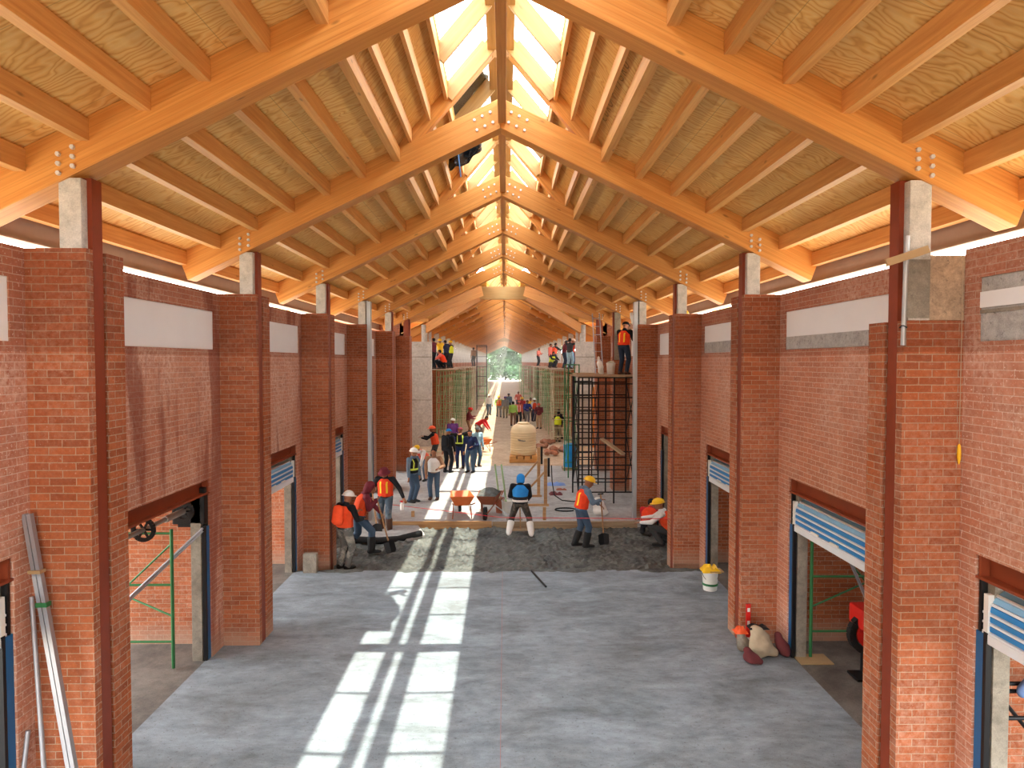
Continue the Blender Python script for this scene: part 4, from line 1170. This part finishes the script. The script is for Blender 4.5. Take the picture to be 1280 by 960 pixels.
# hose, rags, scraps, sack
pts=[(1.50,20.9,1.2),(1.52,20.9,.7),(1.6,21.0,.25),(1.85,21.2,.05),(2.2,21.1,.03),(2.55,21.3,.03)]
m=MB(); m.path(pts,.018,6); tag(m.build('hose',M['rubber'],smooth=True),'black hose hanging from the timber prop to the slab','hose')
m=MB(); m.path([(1.85+.30*math.cos(R(a)),20.0+.22*math.sin(R(a)),.02) for a in range(0,331,20)],.02,6); tag(m.build('cable_coil',M['rubber'],smooth=True),'loose black cable coil lying on the slab','cable')
def rag(x,y,z,w,d,h,mat,name,label,cat,seed=0,group=None):
    n=16; vs=[];fs=[]
    for j in range(n+1):
        for i in range(n+1):
            u,v=i/n*2-1,j/n*2-1; e=max(0,1-max(abs(u),abs(v))**3)
            vs.append((u*w*(1+.15*mnoise.noise(Vector((v*2,seed,1)))),v*d*(1+.15*mnoise.noise(Vector((u*2,seed,4)))),.005+h*e*(.45+.55*mnoise.noise(Vector((u*2.2,v*2.2,seed))))))
    for j in range(n):
        for i in range(n): a=j*(n+1)+i; fs.append((a,a+1,a+n+2,a+n+1))
    m=MB(); m.add(vs,fs); o=m.build(name,mat,smooth=True,fix=False,loc=(x,y,z)); tag(o,label,cat,group); return o
rag(1.9,24.2,.0,.32,.30,.12,M['denim_cloth'],'crumpled_paper','crumpled white and blue paper on the far slab','paper',3)
rag(1.75,22.4,.0,.22,.2,.14,M['maroonbag'],'rag','dark red rag on the slab near the prop','rag',7)
rag(2.0,23.2,.0,.18,.12,.08,M['rust'],'brick_scrap','flat reddish scrap behind the dark red rag','scrap',9)
def sack(x,y,z,w,d,h,mat,name,label,cat,rz=0,par=None,group=None,seed=0):
    b=Blob(); b.hull(ell((0,0,h*.28),(w,d,h*.30)),ell((-.03,.02,h*.55),(w*.85,d*.8,h*.24))); b.hull(ell((-.03,.02,h*.6),(w*.7,d*.7,h*.2)),ell((-.07,.03,h*.86),(w*.5,d*.42,h*.12))); b.hull(ell((w*.6,-.03,h*.16),(w*.6,d*.7,h*.17)),ell((w*.2,0,h*.3),(w*.5,d*.6,h*.2)))
    me=b.mesh(name,.02,2)
    for v in me.vertices:
        k=mnoise.noise(v.co*7+Vector((seed,0,0)))*.03; v.co+=v.normal*k*1.3
        if v.co.z<0: v.co.z=0
    me.materials.append(mat); o=bpy.data.objects.new(name,me); COL.objects.link(o); o.location=(x,y,z); o.rotation_euler=(0,0,R(rz))
    if par is not None: o.parent=par
    else: tag(o,label,cat,group)
    return o
sack(2.78,19.3,0,.22,.16,.55,M['plasticwhite'],'sack','white plastic sack slumped on slab beside shoveller','sack',20)
beam_obj('plank',(3.62,20.3,1.62),(3.05,20.9,2.02),.18,.05,M['plank']); tag(bpy.context.scene.objects['plank'],'short plank sloping from grey channel to black scaffold','plank')

# shovels
def shovel(p,q,label,square=True,bladez=None):
    p=Vector(p);q=Vector(q);d=(q-p).normalized()
    r=empty('shovel',p); o0=Vector((0,0,0)); e=q-p
    m=MB(); m.tube(o0,e,.018,8); m.build('handle',M['formwood'],r,smooth=True)
    a=d.cross(Vector((0,1,0))); a.normalize(); nn=a.cross(d)
    m=MB(); m.bar(o0-a*.07,o0+a*.07,.03,.03); m.build('grip',M['black'],r)
    m=MB(); vs=[]
    for (t,w) in ((0,.03),(.04,.13),(.24,.13),(.30,.10)): vs+=[e+d*t-a*w,e+d*t-a*w*.0+nn*.02,e+d*t+a*w]
    fs=[]
    for i in range(3):
        for k in range(2): b0=i*3+k; fs.append((b0,b0+1,b0+4,b0+3))
    n=len(vs); vs+=[v+nn*.006 for v in vs]; fs+=[tuple(n+i for i in reversed(f)) for f in fs]
    m.add(vs,fs); m.build('blade',M['black'],r)
    tag(r,label,'shovel','shovels')
shovel((2.42,16.64,1.14),(2.50,16.68,.16),'square shovel under the hands of yellow helmet and orange vest')
shovel((-3.0,16.20,1.12),(-2.72,16.10,.14),'shovel pushed by the maroon hooded person')
shovel((-3.46,17.98,.98),(-3.32,17.8,.14),'shovel held by the maroon bucket hat person')
r=empty('spray_bottle',(-2.66,17.9,.48)); m=MB(); m.lathe([(.05,0),(.055,.02),(.055,.15),(.025,.2)],n=14); m.build('bottle_body',M['plasticwhite'],r,smooth=True); m=MB(); m.box(-.03,.03,-.02,.02,.2,.25); m.box(-.06,-.02,-.012,.012,.22,.245); m.build('trigger_head',M['redpaint'],r)
tag(r,'white and red spray bottle in the bucket hat person\'s hand','spray bottle')
# screed of the blue hooded person
r=empty('screed',(.48,18.05,-.12)); m=MB(); m.box(-.38,.38,-.03,.03,0,.05); m.build('bar',M['plank'],r); m=MB(); m.tube((0,0,.04),(-.02,.05,.70),.016,8); m.build('handle',M['formwood'],r)
tag(r,'wooden screed in wet concrete in front of blue hood','screed')

# ------------------------------------------------------------------ near, right side
r=empty('bucket',(4.02,12.95,0)); m=MB(); m.lathe([(.125,0),(.13,.01),(.15,.33),(.158,.35),(.15,.37)],n=22); m.build('pail',M['plasticwhite'],r,smooth=True)
m=MB(); m.lathe([(.148,.10),(.150,.14)],n=22); m.build('label_band',M['green'],r,smooth=True)
m=MB(); m.path([(.155*math.cos(R(a)),-.02-.10*math.sin(R(a)),.33-.14*math.sin(R(a))) for a in range(0,181,20)],.005,5); m.build('handle',M['black'],r)
tag(r,'white plastic bucket with green band by the second doorway post','bucket')
rag(4.02,12.95,.36,.17,.15,.20,M['yellow'],'glove','yellow work gloves heaped on the white bucket','gloves',2)
m=MB(); m.box(3.98,4.24,12.80,13.05,.375,.392); o=m.build('cardboard',M['card']); o.rotation_euler=(0,0,0); tag(o,'piece of cardboard on the white bucket rim','cardboard')
sack(3.90,9.98,0,.20,.16,.46,M['sack'],'sack','tan cloth sack at the foot of second brick pier','sack',10,seed=1)
sack(3.66,9.72,0,.13,.12,.26,M['maroonbag'],'cloth_bag','maroon cloth bag leaning against the tan sack','bag',40,seed=2)
sack(4.22,10.0,0,.09,.10,.36,M['maroonbag'],'cloth_bag','narrow maroon bag behind the tan sack near the doorway','bag',0,seed=5)
sack(3.70,10.16,0,.11,.10,.34,M['conc_dark'],'sack','dark dusty sack behind the tan sack','sack',30,seed=6)
rag(3.62,10.12,.31,.10,.09,.15,M['coral'],'cap_cloth','orange cloth cap on top of the tool heap','cap',6)
rag(3.86,10.05,.40,.15,.09,.09,M['black'],'tool_cloth','black tool roll lying over the tan sack','tool roll',8)
r=empty('spirit_level',(3.84,10.40,0)); m=MB(); m.box(-.035,.035,-.015,.015,0,.64); m.build('level_body',M['redpaint'],r,bevel=.004)
for z in (.06,.32,.52):
    m=MB(); m.box(-.02,.02,-.018,-.01,z,z+.06); m.build('vial',M['plasticwhite'],r)
tag(r,'red spirit level standing against the second brick pier','spirit level')
# conduit, tie and plumb line on the first pier
r=empty('conduit',(3.72,6.22,0)); m=MB(); m.tube((0,0,4.55),(.02,0,5.55),.022,10); m.build('pipe',M['galv'],r,smooth=True)
for z in (4.72,5.35):
    m=MB(); m.path([(.03*math.cos(R(a)),.03*math.sin(R(a)),z+.01*math.sin(R(a*2))) for a in range(0,361,30)],.005,5); m.build('wire_tie',M['black'],r)
tag(r,'grey conduit tied to the pier topped by bare concrete','conduit')
m=MB(); m.bar((3.54,6.20,5.30),(3.90,6.16,5.42),.03,.07); tag(m.build('batten',M['card']),'wood batten tied across the bare concrete pier','batten')
r=empty('plumb_line',(4.26,6.22,3.52)); m=MB(); m.tube((0,0,.1),(0,0,1.9),.003,5); m.build('cord',M['sack'],r)
m=MB(); m.lathe([(.004,-.07),(.016,-.02),(.018,.03),(.014,.10),(.004,.12)],n=10); m.build('bob',M['yellow'],r,smooth=True); tag(r,'yellow plumb bob hanging on a cord in the pier corner','plumb bob')
# right stall: green frame, plate, red machine, boot
def hframe(x0,x1,y,h,mat,label,depth=0.0):
    r=empty('scaffold_stand',(0,y,0))
    for x in (x0,x1):
        m=MB(); m.tube((x,0,.02),(x,0,h),.024,10); m.build('upright',mat,r,smooth=True)
    for z in (.40,1.22,h-.06):
        m=MB(); m.tube((x0,0,z),(x1,0,z),.018,8); m.build('rung',mat,r,smooth=True)
    m=MB(); m.tube((x0,.03,.75),(x1,.5,1.15),.014,8); m.tube((x0,.03,h-.2),(x1,.4,.45),.014,8); m.build('brace',mat,r,smooth=True)
    tag(r,label,'scaffold frame','green frames in the stalls')
hframe(4.60,6.1,9.92,2.3,M['green'],'green scaffold frame on a wood plate in the stall past the bare concrete pier')
m=MB(); m.box(4.36,4.84,9.68,10.02,0,.018); tag(m.build('base_plate',M['card'],bevel=.004),'square wood plate under the green scaffold frame','plate')
m=MB(); m.box(5.10,5.13,9.6,9.63,1.15,1.2); 
r=empty('profile_bar',(0,0,0)); m=MB()
for k in (-.012,.012): m.tube((4.75+k,9.7,2.2),(5.15+k,9.35,1.0),.012,6)
m.build('bar_pair',M['alu'],r,smooth=True); tag(r,'silver metal profiles slanting above the red machine','metal profile')
r=empty('machine',(5.16,9.3,0)); m=MB(); m.box(-.22,.28,-.2,.2,.72,1.0); m.build('housing',M['redpaint'],r,bevel=.05)
m=MB()
for k in range(20):
    a,b2=2*math.pi*k/20,2*math.pi*(k+1)/20
    m.bar((-.05+.24*math.cos(a),-.02,.62+.24*math.sin(a)),(-.05+.24*math.cos(b2),-.02,.62+.24*math.sin(b2)),.09,.10,(0,1,0))
m.build('tyre',M['rubber'],r); m=MB(); m.tube((-.05,-.08,.62),(-.05,.04,.62),.18,20); m.build('wheel_disc',M['redpaint'],r,smooth=True)
m=MB(); m.tube((.2,0,0),(.2,0,.74),.03,8); m.tube((-.05,.12,.0),(-.05,.12,.74),.03,8); m.build('stand',M['black'],r); m=MB(); m.box(-.25,.3,-.15,.15,0,.03); m.build('stand_foot',M['black'],r)
tag(r,'red wheeled machine behind the green frame in the stall','machine')
b=Blob(); b.cap((0,0,.33),(0,0,.08),.07,.06); b.hull(ell((0,0,.05),(.06,.06,.05)),ell((-.02,-.16,.045),(.055,.07,.04))); me=b.mesh('rubber_boot',.014,1); me.materials.append(M['rubber']); o=bpy.data.objects.new('rubber_boot',me); COL.objects.link(o); o.location=(4.95,8.85,0); tag(o,'black rubber boot on the stall floor below red machine','boot')
# stall by the camera on the right: black bars, light blue cloth
r=empty('scaffold_stand',(0,6.05,0))
for x in (4.62,6.2): m=MB(); m.tube((x,0,0),(x,0,2.3),.024,8); m.build('upright',M['black'],r)
for z in (1.15,1.40,1.47,2.06): m=MB(); m.tube((4.62,0,z),(6.2,0,z),.02,8); m.build('rung',M['black'],r)
m=MB(); m.tube((4.62,.02,1.3),(5.2,.02,.6),.018,8); m.build('brace',M['black'],r)
tag(r,'black scaffold frame in the stall beside the camera','scaffold frame')
b=Blob(); b.hull(ell((0,0,0),(.05,.05,.06)),ell((.22,0,.24),(.07,.06,.07))); b.hull(ell((.22,0,.24),(.07,.06,.07)),ell((.30,0,.38),(.08,.06,.06))); me=b.mesh('work_cloth',.014,2); me.materials.append(M['denim_cloth']); o=bpy.data.objects.new('work_cloth',me); COL.objects.link(o); o.location=(4.72,5.98,1.43); tag(o,'pale blue cloth hung over the black scaffold bars','cloth')
# ------------------------------------------------------------------ near, left side
for k,(p,q,rad,lab,mat) in enumerate((((-4.27,6.17,3.02),(-3.68,5.98,.02),.035,'long paired aluminium profile leaning on the first pier','alu'),((-4.27,6.20,2.25),(-4.02,6.0,.02),.022,'thinner aluminium tube leaning beside the paired profile','alu'),((-4.26,6.10,1.06),(-4.27,5.9,.02),.022,'short aluminium tube standing in the pier corner','alu'))):
    if k==0:
        r=empty('metal_pole',(0,0,0))
        for d in (-.022,.022): m=MB(); m.bar(Vector(p)+Vector((d,0,0)),Vector(q)+Vector((d,0,0)),.036,.05,(0,1,0)); m.build('profile',M[mat],r)
        c=Vector(p).lerp(Vector(q),.27); m=MB(); m.box(c.x-.052,c.x+.052,c.y-.032,c.y+.032,c.z-.02,c.z+.02); m.build('green_tie',M['green'],r)
        c=Vector(p).lerp(Vector(q),.17); m=MB(); m.box(c.x-.06,c.x+.05,c.y-.04,c.y+.04,c.z-.02,c.z+.01); m.build('masking_tape',M['card'],r)
        o=r
    else:
        m=MB(); m.tube(p,q,rad,10); o=m.build('metal_pole',M[mat],smooth=True)
    tag(o,lab,'pole','metal poles by the first pier')
hframe(-4.68,-6.2,9.64,2.02,M['green'],'green scaffold frame in the stall with the shutter shaft')
r=empty('profile_bar',(0,0,0))
for k in (-.02,.02): m=MB(); m.tube((-4.35,9.9,1.95+k),(-5.3,9.3,.95+k),.018,8); m.build('profile',M['alu'],r,smooth=True)
tag(r,'silver metal profiles slanting across the shutter shaft stall','metal profile')
# ------------------------------------------------------------------ far right: ladder, bags, doors of the crossing
r=empty('ladder',(0,0,0))
for x in (3.35,3.62): m=MB(); m.tube((x,24.6,3.97),(x,25.6,6.2),.022,8); m.build('rail',M['alu'],r,smooth=True)
for k in range(7): m=MB(); t=.08+.14*k; m.tube((3.35,24.6+t,3.97+2.23*t),(3.62,24.6+t,3.97+2.23*t),.016,6); m.build('rung',M['alu'],r)
tag(r,'white aluminium ladder standing on the black scaffold deck','ladder')
sack(3.30,23.0,3.975,.10,.10,.62,M['plasticwhite'],'sack','tall white sack on the black scaffold deck','sack',0,seed=3)
r=empty('bucket',(3.62,22.8,3.975)); m=MB(); m.lathe([(.12,0),(.125,.01),(.155,.36),(.165,.38)],n=18); m.build('pail',M['plasticwhite'],r,smooth=True); m=MB(); m.lathe([(.15,.37),(.10,.42),(.02,.45)],n=12); m.build('mix',M['sack'],r); tag(r,'white bucket of mix on the black scaffold deck','bucket')
o=m_helmet(None).build('helmet',M['yellow'],smooth=True,loc=(3.98,14.9,5.445)); tag(o,'yellow safety helmet lying on top of a pier','helmet')
sack(3.72,19.2,5.44,.10,.08,.36,M['plasticwhite'],'sack','small white bag on top of the grey channel pier','sack',0,seed=4)
for k in range(3):
    m=MB(); m.box(4.50+.17*k,4.655+.17*k,34.7,34.78,-.01,3.1); tag(m.build('form_sheet',M['orangeply'],bevel=.006),f'{ORD[k]} orange timber form panel, counted outward, by the concrete panel','form panel','orange form panels')
r=empty('sheet_gate',(5.45,35.42,0)); m=MB(); m.box(-.42,.42,0,.05,-.01,3.6); m.build('leaf_sheet',M['darkdoor'],r); m=MB(); m.box(-.47,-.42,-.02,.06,-.01,3.65); m.box(.42,.47,-.02,.06,-.01,3.65); m.build('door_frame',M['plank'],r)
tag(r,'dark tall sheet door behind the black scaffold','door'); r['kind']='thing'
for k,(x,y) in enumerate(((2.2,31.5),(2.7,33.0),(1.8,34.2),(2.4,36.0))):
    b=Blob(); rr=random.Random(k)
    for q in range(7): c=(rr.uniform(-.35,.35),rr.uniform(-.3,.3),.10+.12*rr.random()); b.hull(ell(c,(.16,.14,.12),None,6,4))
    me=b.mesh('brick_heap',.03,0)
    for v in me.vertices: v.co.z=max(0,v.co.z)
    me.materials.append(M['brick_pier']); o=bpy.data.objects.new('brick_heap',me); COL.objects.link(o); o.location=(x,y,-.01); tag(o,['heap of loose red bricks nearest the beige tank','heap of loose red bricks before the lime vest person','small red brick heap beside the aisle','red brick heap at the scaffold foot'][k],'bricks','brick heaps in the far hall',kind='stuff')

# ------------------------------------------------------------------ black sheet at the skylight
def sheet(rows,name,mat,par=None):
    n=len(rows[0]); vs=[p for r_ in rows for p in r_]; fs=[]
    for j in range(len(rows)-1):
        for i in range(n-1): a=j*n+i; fs.append((a,a+1,a+n+1,a+n))
    m=MB(); m.add(vs,fs); o=m.build(name,mat,par,smooth=True,fix=False)
    md=o.modifiers.new('t','SOLIDIFY'); md.thickness=.006; return o
r=empty('plastic_sheet',(0,0,0)); rows=[]
for j in range(19):
    y=11.25+1.75*j/18; row=[]
    for i in range(13):
        x=-.86+(.60+.10*mnoise.noise(Vector((y*2.2,0,3))))*i/12*(1 if j<13 else 1-.11*(j-12))
        row.append((x,y,zup(x)+.075+.03*mnoise.noise(Vector((x*5,y*5,1)))))
    rows.append(row)
sheet(rows,'spread_sheet',M['tarp'],r)
rows=[]
for j in range(15):
    t=j/14; row=[]
    for i in range(21):
        u=i/20; x=-1.00+.62*u; z=8.52-.04*u+.24*u*u-t*(.46-.18*u)+.05*mnoise.noise(Vector((u*6,t*5,2))); y=13.0+.10*math.sin(u*9+t*3)+.06*mnoise.noise(Vector((u*8,t*8,5)))
        row.append((x,y,z))
    rows.append(row)
sheet(rows,'hanging_fold',M['tarp'],r)
rows=[[(x,y+.16+.05*math.sin(x*12),z) for x,y,z in row] for row in rows]; sheet(rows,'back_fold',M['tarp'],r)
m=MB(); m.path([(-.82,12.92,8.6),(-.80,12.85,8.2),(-.76,12.84,7.85)],.012,5); m.build('tie_rope',M['rope'],r)
tag(r,'black plastic sheet over the skylight, a fold hanging inside','plastic sheet')

# ------------------------------------------------------------------ trees past the far end
rr=random.Random(4)
def tree(x,y,h,rad,label,seed):
    q=random.Random(seed); r=empty('tree',(x,y,-.4))
    m=MB(); m.path([(0,0,0),(.15,.1,h*.3),(-.1,.1,h*.55),(.1,0,h*.8)],.22,8)
    for k in range(4): a=q.random()*6.28; m.path([(0,.1,h*.4),(rad*.4*math.cos(a),rad*.4*math.sin(a),h*.62),(rad*.7*math.cos(a),rad*.7*math.sin(a),h*.75)],.08,5)
    m.build('trunk',M['bark'],r)
    vs=[];fs=[]
    cl=[(Vector((q.gauss(0,rad*.45),q.gauss(0,rad*.45),h*.12+q.random()*h*.80)),rad*(.25+.28*q.random())) for _ in range(56)]
    for c,cr in cl:
        for _ in range(75):
            d=Vector((q.gauss(0,1),q.gauss(0,1),q.gauss(0,1))).normalized()*cr*q.random()**.4; p=c+d
            a=Vector((q.gauss(0,1),q.gauss(0,1),q.gauss(0,.5))).normalized(); b2=a.orthogonal().normalized(); s=.30+.30*q.random()
            n0=len(vs); vs+=[p-a*s,p+b2*s*.5,p+a*s,p-b2*s*.5]; fs.append((n0,n0+1,n0+2,n0+3))
    m=MB(); m.add(vs,fs); m.build('crown',M['leafA'],r,fix=False)
    tag(r,label,'tree','trees beyond the far end')
for k,(x,y,h,rad,lab) in enumerate(((-4.6,170,14,5.6,'pale green tree beyond the far end, sun strip side'),(4.6,172,15,6.0,'tall green tree beyond the far end, scaffold side'),(.2,176,14,6.2,'loose green tree centred beyond the far end'),(-10,184,15,5.6,'wide tree far behind the pale green one'),(11,188,15,5.8,'wide tree far behind the tall green one'))):
    tree(x,y,h,rad,lab,40+k)
m=MB(); m.box(-40,40,205,205.4,-.4,3.2); struct(m.build('wall_street',M['conc']))

# sunlit dust hanging in the far hall
m=MB(); m.box(-4.2,4.2,38,150,.02,9.0)
hz=bpy.data.materials.new('dusty_air'); hz.use_nodes=True; hz.node_tree.nodes.clear()
ho=hz.node_tree.nodes.new('ShaderNodeOutputMaterial'); hv=hz.node_tree.nodes.new('ShaderNodeVolumeScatter'); hv.inputs['Density'].default_value=.0042; hv.inputs['Color'].default_value=(1,.93,.82,1); hv.inputs['Anisotropy'].default_value=.2
hz.node_tree.links.new(hv.outputs[0],ho.inputs['Volume'])
o=m.build('dust_haze',hz); tag(o,'sunlit dusty haze filling the far hall','haze',kind='stuff')
# ------------------------------------------------------------------ light, sky, camera
w=bpy.data.worlds.new('World'); SC.world=w; w.use_nodes=True
nt=w.node_tree; nt.nodes.clear()
out=nt.nodes.new('ShaderNodeOutputWorld'); bg=nt.nodes.new('ShaderNodeBackground'); tc=nt.nodes.new('ShaderNodeTexCoord'); sp=nt.nodes.new('ShaderNodeSeparateXYZ'); rp=nt.nodes.new('ShaderNodeValToRGB')
nt.links.new(tc.outputs['Generated'],sp.inputs[0]); nt.links.new(sp.outputs[2],rp.inputs[0])
rp.color_ramp.elements[0].position=.0; rp.color_ramp.elements[0].color=(1.0,.96,.90,1); rp.color_ramp.elements[1].position=.5; rp.color_ramp.elements[1].color=(.80,.91,1.0,1)
nt.links.new(rp.outputs[0],bg.inputs[0]); bg.inputs[1].default_value=SKY
nt.links.new(bg.outputs[0],out.inputs[0])
sl=bpy.data.lights.new('sun','SUN'); sl.energy=SUN; sl.angle=R(.53); sl.color=(1.0,.94,.78)
so=bpy.data.objects.new('sun',sl); COL.objects.link(so); so.rotation_euler=Vector((-.166,-.03,-1)).to_track_quat('-Z','Y').to_euler(); so.location=(4,2,30)
cd=bpy.data.cameras.new('camera'); cam=bpy.data.objects.new('camera',cd); COL.objects.link(cam)
cd.sensor_width=36; cd.lens=850/1280*36; cd.clip_end=600; cd.clip_start=.05
cam.location=(.06,0,4.4); cam.rotation_euler=(R(90)-math.atan(28/850),0,-math.atan(9/850))
SC.camera=cam
vs_=SC.view_settings; SC.display_settings.display_device='sRGB'
vs_.view_transform='Standard'; vs_.look='None'; vs_.exposure=EXPOSURE; vs_.gamma=1.0; vs_.use_curve_mapping=False
cy=SC.cycles; cy.use_denoising=True; cy.max_bounces=10; cy.diffuse_bounces=6; cy.transparent_max_bounces=16; cy.sample_clamp_indirect=8; cy.caustics_reflective=False; cy.caustics_refractive=False
bpy.context.view_layer.update()
